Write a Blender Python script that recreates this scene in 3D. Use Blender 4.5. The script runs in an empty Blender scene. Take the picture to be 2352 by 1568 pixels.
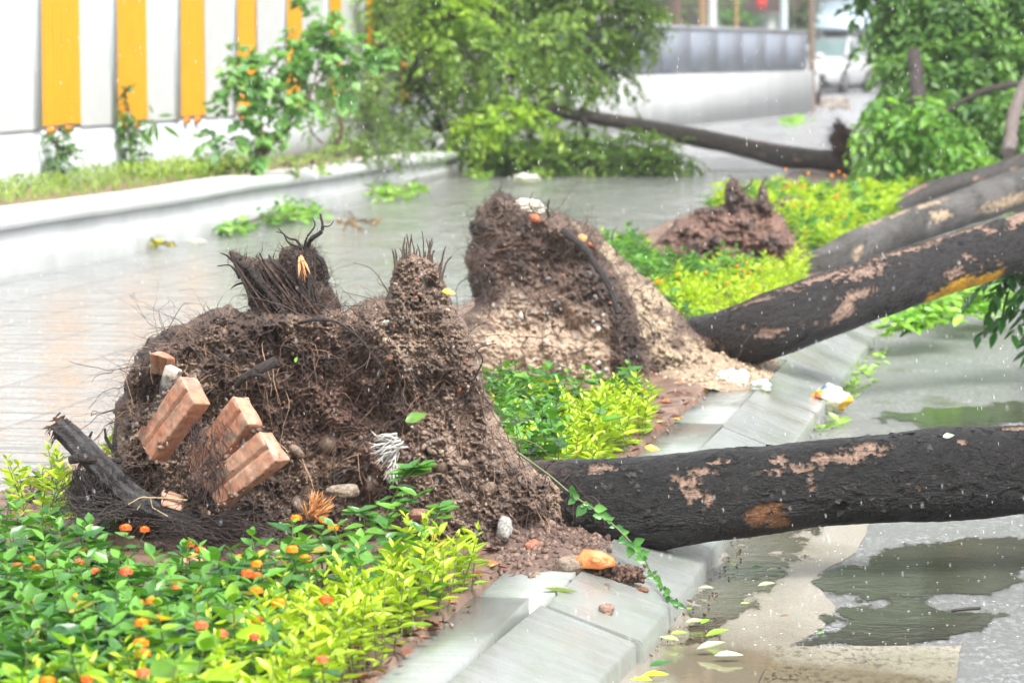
import bpy, math, random
import numpy as np
from mathutils import Vector, Matrix
R = math.radians
rng = np.random.default_rng(7)
random.seed(7)
sc = bpy.context.scene
# ------------------------------------------------------------------ camera, sky, sun, exposure
F = 7700.0; CX = 1176.0; CY = 784.0; H = 1.1          # focal length and centre in units of a 2352 x 1568 frame
AL = math.atan((CY - 122.0) / F)
cam_d = bpy.data.cameras.new("camera"); cam = bpy.data.objects.new("camera", cam_d)
sc.collection.objects.link(cam); sc.camera = cam
cam_d.sensor_width = 36; cam_d.lens = 36 * F / 2352; cam_d.clip_end = 2000; cam_d.clip_start = 0.1
cam.location = (0, 0, H); cam.rotation_euler = (math.pi / 2 - AL, 0, 0)
cam_d.dof.use_dof = True; cam_d.dof.focus_distance = 7.6; cam_d.dof.aperture_fstop = 8.0
w = bpy.data.worlds.new("World"); sc.world = w; w.use_nodes = True
wn = w.node_tree; bg = wn.nodes["Background"]
sky = wn.nodes.new("ShaderNodeTexSky"); sky.sky_type = 'NISHITA'; sky.sun_disc = False
SUN_EL, SUN_AZ = 56, 150
sky.sun_elevation = R(SUN_EL); sky.sun_rotation = R(SUN_AZ); sky.dust_density = 5; sky.air_density = 1.2
hs = wn.nodes.new("ShaderNodeHueSaturation"); hs.inputs['Saturation'].default_value = 0.12
wn.links.new(sky.outputs[0], hs.inputs['Color']); wn.links.new(hs.outputs[0], bg.inputs[0])
bg.inputs[1].default_value = 0.15
sd = bpy.data.lights.new("sun", 'SUN'); sd.energy = 1.5; sd.angle = R(22); sd.color = (1, .97, .92)
so = bpy.data.objects.new("sun", sd); sc.collection.objects.link(so)
so.rotation_euler = (R(90 - SUN_EL), 0, R(180 - SUN_AZ))
sc.view_settings.view_transform = 'Standard'; sc.view_settings.look = 'None'
sc.view_settings.exposure = 1.42; sc.view_settings.gamma = 1
sc.render.engine = 'CYCLES'; sc.cycles.max_bounces = 6; sc.cycles.transparent_max_bounces = 8
sc.cycles.diffuse_bounces = 3; sc.cycles.glossy_bounces = 3; sc.cycles.transmission_bounces = 4
sc.cycles.use_denoising = True

# ------------------------------------------------------------------ geometry helpers
def P(x, y, d):
    """world point seen at frame position (x, y), d metres ahead of the camera (arrays allowed)"""
    a = (np.asarray(x, float) - CX) / F; b = (CY - np.asarray(y, float)) / F
    ry = math.cos(AL) + b * math.sin(AL); rz = -math.sin(AL) + b * math.cos(AL)
    s = np.asarray(d, float) / ry
    return np.stack(np.broadcast_arrays(a * s, s * ry, H + rz * s), -1)
def G(x, y, z=0.0):
    a = (np.asarray(x, float) - CX) / F; b = (CY - np.asarray(y, float)) / F
    ry = math.cos(AL) + b * math.sin(AL); rz = -math.sin(AL) + b * math.cos(AL)
    s = (z - H) / rz
    return np.stack(np.broadcast_arrays(a * s, s * ry, H + rz * s), -1)
_vp = P(2500, 122, 1.0); RD = np.array([_vp[0], _vp[1], 0]); RD /= np.linalg.norm(RD)   # direction of the street
RN = np.array([RD[1], -RD[0], 0])                                                        # to its right
def unit(v): return v / np.maximum(np.linalg.norm(v, axis=-1, keepdims=True), 1e-9)

def _hash(ix, iy, iz, s):
    n = (ix * 374761393 + iy * 668265263 + iz * 2147483647 + s * 974634777) & 0xffffffff
    n = ((n ^ (n >> 13)) * 1274126177) & 0xffffffff
    n = (n ^ (n >> 16)) & 0xffffffff
    return n / 4294967295.0 * 2 - 1
def vn(p, s=0):
    p = np.asarray(p, float); i = np.floor(p).astype(np.int64); f = p - i; f = f * f * (3 - 2 * f)
    r = 0
    for a in (0, 1):
        for b in (0, 1):
            for c in (0, 1):
                wgt = (f[..., 0] if a else 1 - f[..., 0]) * (f[..., 1] if b else 1 - f[..., 1]) * (f[..., 2] if c else 1 - f[..., 2])
                r = r + wgt * _hash(i[..., 0] + a, i[..., 1] + b, i[..., 2] + c, s)
    return r
def fbm(p, scale, octv=4, s=0, gain=.5):
    r = 0; a = 1; t = 0
    for k in range(octv):
        r = r + a * vn(np.asarray(p) * scale * 2 ** k + 17.3 * k, s + k); t += a; a *= gain
    return r / t

def inside(poly, x, y):
    r = np.zeros(x.shape, bool); n = len(poly)
    for i in range(n):
        (x1, y1), (x2, y2) = poly[i], poly[(i + 1) % n]
        with np.errstate(divide='ignore', invalid='ignore'):
            r ^= ((y1 > y) != (y2 > y)) & (x < (x2 - x1) * (y - y1) / (y2 - y1) + x1)
    return r
def dist_poly(poly, x, y):
    d = np.full(x.shape, 1e9); n = len(poly)
    for i in range(n):
        (x1, y1), (x2, y2) = poly[i], poly[(i + 1) % n]; dx, dy = x2 - x1, y2 - y1
        t = np.clip(((x - x1) * dx + (y - y1) * dy) / (dx * dx + dy * dy + 1e-9), 0, 1); d = np.minimum(d, np.hypot(x - x1 - t * dx, y - y1 - t * dy))
    return d
class MB:
    """collects triangles/quads with a colour per vertex; build() links ONE mesh object"""
    def __init__(s): s.v = []; s.c = []; s.t = []; s.q = []; s.n = 0
    def add(s, v, tris=None, quads=None, col=(.5, .5, .5)):
        v = np.asarray(v, float).reshape(-1, 3); c = np.asarray(col, float)
        c = np.broadcast_to(c, (len(v), 3)) if c.ndim == 1 else c.reshape(-1, 3)
        s.v.append(v); s.c.append(c)
        if tris is not None and len(tris): s.t.append(np.asarray(tris).reshape(-1, 3) + s.n)
        if quads is not None and len(quads): s.q.append(np.asarray(quads).reshape(-1, 4) + s.n)
        s.n += len(v)
    def build(s, name, mat, parent=None, smooth=False):
        v = np.concatenate(s.v); c = np.concatenate(s.c)
        if parent is not None: v = v - np.array(parent.location)
        t = np.concatenate(s.t) if s.t else np.zeros((0, 3), int); q = np.concatenate(s.q) if s.q else np.zeros((0, 4), int)
        me = bpy.data.meshes.new(name)
        me.vertices.add(len(v)); me.vertices.foreach_set('co', v.astype(np.float32).ravel())
        loops = np.concatenate([t.ravel(), q.ravel()]).astype(np.int32)
        me.loops.add(len(loops)); me.loops.foreach_set('vertex_index', loops)
        ls = np.concatenate([np.arange(len(t)) * 3, len(t) * 3 + np.arange(len(q)) * 4]).astype(np.int32)
        me.polygons.add(len(ls)); me.polygons.foreach_set('loop_start', ls)
        me.update(calc_edges=True)
        if smooth: me.polygons.foreach_set('use_smooth', np.ones(len(ls), bool))
        at = me.attributes.new('tint', 'FLOAT_COLOR', 'POINT')
        at.data.foreach_set('color', np.concatenate([c, np.ones((len(c), 1))], 1).astype(np.float32).ravel())
        me.materials.append(mat)
        o = bpy.data.objects.new(name, me); sc.collection.objects.link(o)
        if parent is not None: o.parent = parent
        return o
def tag(o, label=None, cat=None, group=None, kind=None):
    if label: o['label'] = label
    if cat: o['category'] = cat
    if group: o['group'] = group
    if kind: o['kind'] = kind
    return o
def thing(name, loc, label, cat, group=None):
    o = bpy.data.objects.new(name, None); sc.collection.objects.link(o)
    o.location = tuple(float(q) for q in loc); o.empty_display_size = .1
    return tag(o, label, cat, group)
def struct(name, mb, mat, smooth=False): return tag(mb.build(name, mat, smooth=smooth), kind='structure')

BOXF = [(0, 1, 2, 3), (7, 6, 5, 4), (0, 4, 5, 1), (1, 5, 6, 2), (2, 6, 7, 3), (3, 7, 4, 0)]
def box(mb, o, a, b, c, col=(.5, .5, .5), rough=0):
    """box from corner o along edge vectors a, b, c"""
    o, a, b, c = map(lambda t: np.asarray(t, float), (o, a, b, c))
    if np.dot(np.cross(a, b), c) < 0: a, b = b, a
    v = np.array([o, o + b, o + a + b, o + a, o + c, o + b + c, o + a + b + c, o + a + c])
    if rough: v = v + rng.normal(0, rough, v.shape)
    mb.add(v, quads=BOXF, col=col)
def rbox(mb, o, a, b, c, cell=.006, bev=.004, col=(.5, .5, .5), noise=.0012, chip=.0, groove=None, colf=None):
    """rounded, chipped box with a dense surface (bricks, stones)"""
    o, a, b, c = map(lambda t: np.asarray(t, float), (o, a, b, c))
    L = [np.linalg.norm(t) for t in (a, b, c)]; E = [a / L[0], b / L[1], c / L[2]]
    for ax in range(3):
        for side in (0, 1):
            i, j = [k for k in range(3) if k != ax]
            ni, nj = max(2, int(L[i] / cell)), max(2, int(L[j] / cell))
            s, t = np.meshgrid(np.linspace(0, L[i], ni + 1), np.linspace(0, L[j], nj + 1), indexing='ij')
            q = np.zeros(s.shape + (3,)); q[..., i] = s; q[..., j] = t; q[..., ax] = side * L[ax]
            inn = np.clip(q, bev, np.array(L) - bev); dv = q - inn; ln = np.linalg.norm(dv, axis=-1, keepdims=True)
            q = np.where(ln > 1e-9, inn + dv / np.maximum(ln, 1e-9) * bev, q)
            if groove is not None and ax == groove[0] and side == groove[1]:
                dd = np.abs(q[..., groove[2]] - L[groove[2]] * groove[3]); q[..., ax] += np.where(dd < groove[4], (1 if side == 0 else -1) * groove[5] * (1 - dd / groove[4]) ** .5, 0)
            w_ = o + q[..., 0:1] * E[0] + q[..., 1:2] * E[1] + q[..., 2:3] * E[2]
            nr = E[ax] * (1 if side else -1)
            n1 = fbm(w_, 60, 3, 3); n2 = fbm(w_, 14, 2, 9)
            edge = np.min(np.stack([np.minimum(q[..., k], L[k] - q[..., k]) for k in range(3) if k != ax]), 0)
            w_ = w_ + (n1 * noise)[..., None] * nr
            if chip:
                ce = (o + a / 2 + b / 2 + c / 2); k = np.clip((n2 + .1) * 2.2, 0, 1) * np.exp(-edge / .008) * chip
                w_ = w_ + unit(ce - w_) * k[..., None]
            idx = np.arange((ni + 1) * (nj + 1)).reshape(ni + 1, nj + 1)
            f = np.stack([idx[:-1, :-1], idx[1:, :-1], idx[1:, 1:], idx[:-1, 1:]], -1).reshape(-1, 4)
            if np.dot(np.cross(E[i], E[j]), nr) < 0: f = f[:, ::-1]
            mb.add(w_.reshape(-1, 3), quads=f, col=(colf(w_, q).reshape(-1, 3) if colf else col))

def tubes(mb, pts, rad, sides=3, col=(.05, .04, .03), cap=False):
    """pts (N,n,3) rad (N,n)"""
    pts = np.asarray(pts, float); N, n, _ = pts.shape; rad = np.broadcast_to(np.asarray(rad, float), (N, n))
    tg = unit(np.gradient(pts, axis=1)); ref = np.where(np.abs(tg[..., 2:3]) > .9, np.array([1., 0, 0]), np.array([0, 0, 1.]))
    u = unit(np.cross(tg, ref)); v = np.cross(tg, u); a = np.arange(sides) / sides * 2 * math.pi
    ring = pts[:, :, None] + rad[:, :, None, None] * (np.cos(a)[:, None] * u[:, :, None] + np.sin(a)[:, None] * v[:, :, None])
    idx = np.arange(N * n * sides).reshape(N, n, sides); nx = np.roll(idx, -1, 2)
    q = np.stack([idx[:, :-1], nx[:, :-1], nx[:, 1:], idx[:, 1:]], -1).reshape(-1, 4)
    c = np.asarray(col, float)
    if c.ndim == 2: c = np.repeat(c, n * sides, 0)
    mb.add(ring.reshape(-1, 3), quads=q, col=c)
    if cap:
        for k in range(N):
            for e, rev in ((0, 0), (n - 1, 1)):
                vv = np.concatenate([ring[k, e], pts[k, e:e + 1]]); t = [(i, (i + 1) % sides, sides) if rev else ((i + 1) % sides, i, sides) for i in range(sides)]
                mb.add(vv, tris=t, col=(c[k * n * sides] if c.ndim == 2 else c))
def walk(start, d, length, n=7, curl=.35, grav=.15, seed=0):
    r = np.random.default_rng(seed); N = len(start); p = np.zeros((N, n, 3)); p[:, 0] = start; d = unit(np.asarray(d, float)); st = np.asarray(length)[:, None] / (n - 1)
    for k in range(1, n):
        d = unit(d + r.normal(0, curl, (N, 3)) + np.array([0, 0, -grav])); p[:, k] = p[:, k - 1] + d * st
    return p
def spline(pts, n):
    pts = np.asarray(pts, float); m = len(pts); t = np.linspace(0, m - 1, n); out = []
    for q in t:
        i = min(int(q), m - 2); f = q - i; p0 = pts[max(i - 1, 0)]; p1 = pts[i]; p2 = pts[i + 1]; p3 = pts[min(i + 2, m - 1)]
        out.append(.5 * (2 * p1 + (p2 - p0) * f + (2 * p0 - 5 * p1 + 4 * p2 - p3) * f * f + (3 * p1 - p0 - 3 * p2 + p3) * f ** 3))
    return np.array(out)

# leaf prototypes: columns x (across), y (along), z (normal)
def leaf_proto(kind):
    if kind == 'oval': ys = [0, .2, .45, .75, 1]; ws = [0, .62, 1, .62, 0]
    elif kind == 'lance': ys = [0, .25, .5, .78, 1]; ws = [0, .7, 1, .6, 0]
    c = [(0, y, -.10 * math.sin(y * 3.14) - .16 * y * y) for y in ys]
    l = [(-.5 * ws[i], ys[i] - .03, .06 * ws[i] - .16 * ys[i] ** 2) for i in (1, 2, 3)]
    r_ = [(-a, b, cc) for a, b, cc in l]
    v = np.array(c + l + r_)
    t = [(0, 1, 5), (1, 6, 5), (1, 2, 6), (2, 7, 6), (2, 3, 7), (3, 4, 7), (0, 8, 1), (1, 8, 9), (1, 9, 2), (2, 9, 10), (2, 10, 3), (3, 10, 4)]
    return v, np.array(t)
PO, TO = leaf_proto('oval'); PL, TL = leaf_proto('lance')
PS = np.array([(0, 0, 0), (-.5, .45, .08), (0, .5, -.04), (.5, .45, .08), (0, 1, -.18)]); TS = np.array([(0, 2, 1), (0, 3, 2), (1, 2, 4), (2, 3, 4)])
def leaves(mb, pos, d, up, size, width, col, kind='oval'):
    pr, tr = {'oval': (PO, TO), 'lance': (PL, TL), 'small': (PS, TS)}[kind]
    pos = np.asarray(pos, float); N = len(pos)
    if N == 0: return
    d = unit(np.asarray(d, float)); sd_ = unit(np.cross(d, np.asarray(up, float))); nr = np.cross(sd_, d)
    size = np.broadcast_to(size, N)[:, None, None]; width = np.broadcast_to(width, N)[:, None, None]
    v = pos[:, None] + size * (pr[None, :, 0:1] * width * sd_[:, None] + pr[None, :, 1:2] * d[:, None] + pr[None, :, 2:3] * nr[:, None])
    t = (tr[None] + (np.arange(N) * len(pr))[:, None, None]).reshape(-1, 3)
    c = np.asarray(col, float); c = np.broadcast_to(c, (N, 3)); mb.add(v.reshape(-1, 3), tris=t, col=np.repeat(c, len(pr), 0))

_ic = None
def ico():
    global _ic
    if _ic is None:
        import bmesh
        bm = bmesh.new(); bmesh.ops.create_icosphere(bm, subdivisions=2, radius=1); bm.verts.ensure_lookup_table()
        a = (np.array([v.co[:] for v in bm.verts]), np.array([[v.index for v in f.verts] for f in bm.faces])); bm.free()
        bm = bmesh.new(); bmesh.ops.create_icosphere(bm, subdivisions=1, radius=1); bm.verts.ensure_lookup_table()
        b = (np.array([v.co[:] for v in bm.verts]), np.array([[v.index for v in f.verts] for f in bm.faces])); bm.free()
        _ic = (a, b)
    return _ic
def rocks(mb, pos, size, col, seed=1, flat=.7, fine=False):
    V, T = ico()[0 if fine else 1]; r = np.random.default_rng(seed); N = len(pos)
    if N == 0: return
    size = np.broadcast_to(size, N); A = r.normal(size=(N, 3, 3)); Q, _ = np.linalg.qr(A)
    sc_ = np.stack([np.ones(N), r.uniform(.6, 1, N), r.uniform(flat * .6, flat, N)], -1)
    jit = 1 + r.uniform(-.28, .22, (N, len(V), 1))
    v = V[None] * jit * sc_[:, None]; v = np.einsum('nij,nkj->nki', Q, v) * size[:, None, None] + np.asarray(pos)[:, None]
    t = (T[None] + (np.arange(N) * len(V))[:, None, None]).reshape(-1, 3)
    c = np.broadcast_to(np.asarray(col, float), (N, 3)); mb.add(v.reshape(-1, 3), tris=t, col=np.repeat(c, len(V), 0))

# ------------------------------------------------------------------ materials
def mat(name): 
    m = bpy.data.materials.new(name); m.use_nodes = True; nt = m.node_tree; b = nt.nodes['Principled BSDF']; return m, nt, b
def nd(nt, typ, **kw):
    n = nt.nodes.new(typ)
    for k, v in kw.items(): setattr(n, k, v)
    return n
def lk(nt, a, b): nt.links.new(a, b)
def noise(nt, scale, detail=4, rough=.55, coord=None, sx=(1, 1, 1)):
    tc = nd(nt, 'ShaderNodeTexCoord'); mp = nd(nt, 'ShaderNodeMapping'); mp.inputs['Scale'].default_value = sx
    lk(nt, tc.outputs['Object'], mp.inputs[0]); n = nd(nt, 'ShaderNodeTexNoise'); n.inputs['Scale'].default_value = scale; n.inputs['Detail'].default_value = detail; n.inputs['Roughness'].default_value = rough
    lk(nt, mp.outputs[0], n.inputs['Vector']); return n.outputs['Fac']
def ramp(nt, fac, stops):
    r = nd(nt, 'ShaderNodeValToRGB'); e = r.color_ramp.elements
    while len(e) < len(stops): e.new(.5)
    for i, (p, c) in enumerate(stops): e[i].position = p; e[i].color = (c, c, c, 1) if not hasattr(c, '__len__') else (*c, 1)
    lk(nt, fac, r.inputs[0]); return r.outputs['Color']
def mixc(nt, fac, a, b, mode='MIX'):
    m = nd(nt, 'ShaderNodeMix', data_type='RGBA', blend_type=mode)
    for s, v in ((m.inputs[0], fac), (m.inputs[6], a), (m.inputs[7], b)):
        if hasattr(v, 'is_output'): lk(nt, v, s)
        else: s.default_value = v if not hasattr(v, '__len__') else (*v, 1)
    return m.outputs[2]
def bump(nt, b, h, strength, dist):
    bp = nd(nt, 'ShaderNodeBump'); bp.inputs['Strength'].default_value = strength; bp.inputs['Distance'].default_value = dist
    lk(nt, h, bp.inputs['Height']); lk(nt, bp.outputs[0], b.inputs['Normal']); return bp
def tint(nt): return nd(nt, 'ShaderNodeAttribute', attribute_name='tint').outputs['Color']
def tint_mat(name, rough=.5, nscale=200, namt=(.6, 1.4), bs=.5, bd=.002, spec=.5, bscale=None, coat=0, grain=0):
    m, nt, b = mat(name); n = noise(nt, nscale, 5, .65)
    c = mixc(nt, 1.0, tint(nt), ramp(nt, n, [(.3, namt[0]), (.7, namt[1])]), 'MULTIPLY'); lk(nt, c, b.inputs['Base Color'])
    b.inputs['Roughness'].default_value = rough; b.inputs['Specular IOR Level'].default_value = spec
    if coat: b.inputs['Coat Weight'].default_value = coat; b.inputs['Coat Roughness'].default_value = .12
    h = noise(nt, bscale or nscale * 1.3, 5, .7)
    if grain:
        g = noise(nt, 240, 3, .6, sx=(.22, 1, 1)); a = nd(nt, 'ShaderNodeMath', operation='ADD'); lk(nt, h, a.inputs[0]); lk(nt, g, a.inputs[1]); h = a.outputs[0]
    if bs: bump(nt, b, h, bs, bd)
    return m
def leaf_mat(name, rough=.35, trans=.35):
    m, nt, b = mat(name); n = noise(nt, 60, 2, .5); c = mixc(nt, 1.0, tint(nt), ramp(nt, n, [(.3, .85), (.7, 1.12)]), 'MULTIPLY')
    lk(nt, c, b.inputs['Base Color']); b.inputs['Roughness'].default_value = rough; b.inputs['Specular IOR Level'].default_value = .5
    tr = nd(nt, 'ShaderNodeBsdfTranslucent'); ty = mixc(nt, 1.0, c, (1.1, 1.2, .5), 'MULTIPLY'); lk(nt, ty, tr.inputs[0])
    mx = nd(nt, 'ShaderNodeMixShader'); mx.inputs[0].default_value = trans; lk(nt, b.outputs[0], mx.inputs[1]); lk(nt, tr.outputs[0], mx.inputs[2])
    lk(nt, mx.outputs[0], nt.nodes['Material Output'].inputs[0]); return m
M = {}
M['soil'] = tint_mat('soil', .62, 160, (.55, 1.45), .9, .004, .45)
M['bark'] = tint_mat('bark', .34, 120, (.5, 1.5), 1.0, .007, .32, grain=1)
M['root'] = tint_mat('root', .5, 150, (.7, 1.3), .4, .001)
M['leaf'] = leaf_mat('leaf', .24, .32); M['farleaf'] = leaf_mat('far_leaf', .35, .45)
M['brick'] = tint_mat('brick', .55, 240, (.8, 1.2), .5, .0015, .4)
M['petal'] = leaf_mat('petal', .5, .3)
M['paint'] = tint_mat('painted_surface', .45, 3, (.94, 1.05), .15, .01, .4, bscale=25)
M['metal'] = tint_mat('painted_metal', .35, 6, (.93, 1.06), .05, .002)
M['litter'] = leaf_mat('litter_film', .2, .35)

# wet paved path: pavers under a film of rain water
def wet_path():
    m, nt, b = mat('wet_paving')
    big = noise(nt, 1.1, 3, .6); fine = noise(nt, 40, 4, .6)
    base = mixc(nt, ramp(nt, fine, [(.35, 0.), (.65, 1.)]), (.205, .212, .205), (.30, .305, .295))
    br = nd(nt, 'ShaderNodeTexBrick'); br.inputs['Scale'].default_value = 1.0; br.inputs['Brick Width'].default_value = .4; br.inputs['Row Height'].default_value = .2; br.inputs['Mortar Size'].default_value = .012; br.inputs['Mortar Smooth'].default_value = .6; br.offset = 0
    br.inputs['Color1'].default_value = (1, 1, 1, 1); br.inputs['Color2'].default_value = (.80, .80, .80, 1); br.inputs['Mortar'].default_value = (.40, .38, .36, 1)
    tc = nd(nt, 'ShaderNodeTexCoord'); mp = nd(nt, 'ShaderNodeMapping'); mp.inputs['Rotation'].default_value = (0, 0, R(9.8)); lk(nt, tc.outputs['Object'], mp.inputs[0]); lk(nt, mp.outputs[0], br.inputs['Vector'])
    c = mixc(nt, 1.0, base, br.outputs['Color'], 'MULTIPLY'); lk(nt, c, b.inputs['Base Color'])
    m2 = nd(nt, 'ShaderNodeMapping'); m2.inputs['Scale'].default_value = (1.6, 13, 1); lk(nt, mp.outputs[0], m2.inputs[0]); sn = nd(nt, 'ShaderNodeTexNoise'); sn.inputs['Scale'].default_value = 1.; sn.inputs['Detail'].default_value = 5; sn.inputs['Roughness'].default_value = .65; lk(nt, m2.outputs[0], sn.inputs['Vector'])
    film = ramp(nt, sn.outputs['Fac'], [(.40, 0.), (.52, 1.)]); lk(nt, mixc(nt, film, (.42, .42, .42), mixc(nt, 1.0, ramp(nt, big, [(.35, .04), (.7, .12)]), (1, 1, 1), 'MULTIPLY')), b.inputs['Roughness']); lk(nt, mixc(nt, film, mixc(nt, 1.0, c, (.72, .72, .72), 'MULTIPLY'), c), b.inputs['Base Color']); b.inputs['Specular IOR Level'].default_value = .75
    r1 = noise(nt, 11, 3, .55); r2 = noise(nt, 45, 2, .5)
    a = nd(nt, 'ShaderNodeMath', operation='MULTIPLY_ADD'); lk(nt, r2, a.inputs[0]); a.inputs[1].default_value = .22; lk(nt, r1, a.inputs[2])
    mm = nd(nt, 'ShaderNodeMath', operation='MULTIPLY_ADD'); lk(nt, br.outputs['Fac'], mm.inputs[0]); mm.inputs[1].default_value = -.35; lk(nt, a.outputs[0], mm.inputs[2]); bump(nt, b, mm.outputs[0], .8, .010); return m
M['path'] = wet_path()
def wet_road(name, ca, cb, puddle=(.46, .52), fine=.006, glint_wear=None):
    m, nt, b = mat(name); mask = ramp(nt, noise(nt, 1.6, 3, .5, sx=(1, .55, 1)), [(puddle[0], 0.), (puddle[1], 1.)])
    g = noise(nt, 260, 3, .7); base = mixc(nt, ramp(nt, g, [(.35, 0.), (.65, 1.)]), ca, cb)
    if glint_wear is not None: base = mixc(nt, ramp(nt, noise(nt, 62, 5, .75, sx=(1, .45, 1)), [(.50, 0.), (.58, 1.)]), base, mixc(nt, ramp(nt, noise(nt, 5, 4, .6), [(.35, 0.), (.6, 1.)]), base, glint_wear))  # fine specks mixed into colour: sky glints on the asphalt, wear on the marking
    wetc = mixc(nt, mask, base, mixc(nt, 1.0, base, (.55, .52, .42), 'MULTIPLY')); lk(nt, wetc, b.inputs['Base Color'])
    lk(nt, ramp(nt, mask, [(0, .22), (1, .07)]), b.inputs['Roughness']); b.inputs['Specular IOR Level'].default_value = .7
    h = noise(nt, 130, 4, .75); rp = noise(nt, 26, 3, .6)
    inv = nd(nt, 'ShaderNodeMath', operation='SUBTRACT'); inv.inputs[0].default_value = 1.; lk(nt, mask, inv.inputs[1])
    a1 = nd(nt, 'ShaderNodeMath', operation='MULTIPLY'); lk(nt, h, a1.inputs[0]); lk(nt, inv.outputs[0], a1.inputs[1])
    a2 = nd(nt, 'ShaderNodeMath', operation='MULTIPLY_ADD'); lk(nt, rp, a2.inputs[0]); a2.inputs[1].default_value = .18; lk(nt, a1.outputs[0], a2.inputs[2])
    bump(nt, b, a2.outputs[0], .6, fine); return m
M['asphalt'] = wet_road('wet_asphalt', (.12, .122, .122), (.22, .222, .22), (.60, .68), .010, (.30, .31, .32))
M['gutter'] = wet_road('wet_concrete', (.26, .235, .20), (.36, .33, .28), (.40, .62), .003)
M['farroad'] = wet_road('damp_road', (.20, .20, .21), (.27, .265, .275), (.5, .7), .004)
M['mark'] = wet_road('worn_white_paint', (.24, .215, .165), (.44, .41, .34), (.42, .6), .004, (.10, .085, .06))
def stone():
    m, nt, b = mat('wet_granite'); n1 = noise(nt, 5, 4, .6, sx=(1, .3, 1)); n2 = noise(nt, 300, 3, .6)
    c = mixc(nt, ramp(nt, n1, [(.35, 0.), (.65, 1.)]), (.27, .285, .285), (.205, .23, .20)); c = mixc(nt, 1.0, c, ramp(nt, n2, [(.3, .82), (.7, 1.12)]), 'MULTIPLY'); st = noise(nt, 9, 4, .65, sx=(.35, 4.5, 1)); c = mixc(nt, 1.0, c, ramp(nt, st, [(.35, .90), (.62, 1.06)]), 'MULTIPLY')
    c = mixc(nt, ramp(nt, noise(nt, 2.2, 5, .7), [(.50, 0.), (.72, .65)]), c, (.17, .15, .11)); lk(nt, c, b.inputs['Base Color'])
    lk(nt, ramp(nt, noise(nt, 3, 3, .5), [(.35, .12), (.65, .34)]), b.inputs['Roughness']); b.inputs['Specular IOR Level'].default_value = .6
    bump(nt, b, noise(nt, 150, 5, .7), .35, .002); return m
M['stone'] = stone()
def conc(name, ca, cb, rough=.6, sc_=1.3, streak=True):
    m, nt, b = mat(name); n = noise(nt, sc_, 5, .65, sx=(1, 1, .25) if streak else (1, 1, 1)); c = mixc(nt, ramp(nt, n, [(.35, 0.), (.7, 1.)]), ca, cb)
    lk(nt, c, b.inputs['Base Color']); b.inputs['Roughness'].default_value = rough; bump(nt, b, noise(nt, 30, 4, .6), .3, .004); return m
M['white_wall'] = conc('white_wall', (.38, .39, .39), (.28, .295, .29)); M['kerbwhite'] = conc('white_limewash', (.60, .62, .63), (.46, .48, .48), .45, 2.0, False)
M['foot'] = conc('grey_render', (.36, .37, .37), (.26, .27, .265), .5, 3)
def ground_soil():
    m, nt, b = mat('bare_soil'); c = mixc(nt, ramp(nt, noise(nt, 14, 5, .65), [(.35, 0.), (.65, 1.)]), (.11, .065, .045), (.24, .155, .11)); lk(nt, c, b.inputs['Base Color'])
    b.inputs['Roughness'].default_value = .45; bump(nt, b, noise(nt, 60, 6, .7), .9, .01); return m
M['ground'] = ground_soil()
def flat(name, col, rough=.5, metal=0, **k):
    m, nt, b = mat(name); b.inputs['Base Color'].default_value = (*col, 1); b.inputs['Roughness'].default_value = rough; b.inputs['Metallic'].default_value = metal
    n = noise(nt, 8, 3); c = mixc(nt, 1.0, (*col,), ramp(nt, n, [(.3, .92), (.7, 1.05)]), 'MULTIPLY'); lk(nt, c, b.inputs['Base Color']); return m
M['glass'] = flat('car_glass', (.10, .15, .15), .06); M['rubber'] = flat('rubber', (.02, .02, .02), .7); M['rim'] = flat('alloy', (.35, .35, .36), .3, .6); M['carpaint'] = flat('white_car_paint', (.40, .41, .42), .25)
M['dark'] = flat('dark_trim', (.03, .03, .03), .5)
m, nt, b = mat('rain_water'); b.inputs['Base Color'].default_value = (.9, .92, .93, 1); b.inputs['Roughness'].default_value = .15; b.inputs['Alpha'].default_value = .7; M['rain'] = m

# ------------------------------------------------------------------ the setting: ground, street, kerb, path
def sheet(name, x0, x1, y0, y1, z, m, frame=False):
    mb = MB(); v = np.array([(x0, y0, z), (x1, y0, z), (x1, y1, z), (x0, y1, z)], float)
    if frame: v = np.array([K0 + RN * a + RD * c_ + np.array([0, 0, z]) for a, c_ in ((x0, y0), (x1, y0), (x1, y1), (x0, y1))])
    mb.add(v, quads=[(0, 1, 2, 3)]); return struct(name, mb, m)
K0 = G(969, 1499, 0); K0[2] = 0                  # a point on the edge between planting soil and kerb
def UV(u, v, z=0.): u, v, z = np.broadcast_arrays(np.asarray(u, float), v, z); return K0 + u[..., None] * RN + v[..., None] * RD + z[..., None] * np.array([0, 0, 1.])
def toUV(p): q = p - K0; return float(q @ RN), float(q @ RD)
U_L = toUV(G(710, 848, 0))[0]                    # left edge of the planting strip
U_R = toUV(G(1157, 1499, 0))[0]; U_O = toUV(G(1462, 1499, -.06))[0]
ZR = -.10
sheet('ground', -150, 150, -20, 230, -.16, M['ground'])
sheet('path', -70, U_L, -8, 34 , -.02, M['path'], True)
sheet('far_road', -120, U_L + .6, 26, 140, -.016, M['farroad'], True)
sheet('road', U_O - .02, 30, -8, 120, ZR, M['asphalt'], True)
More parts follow.
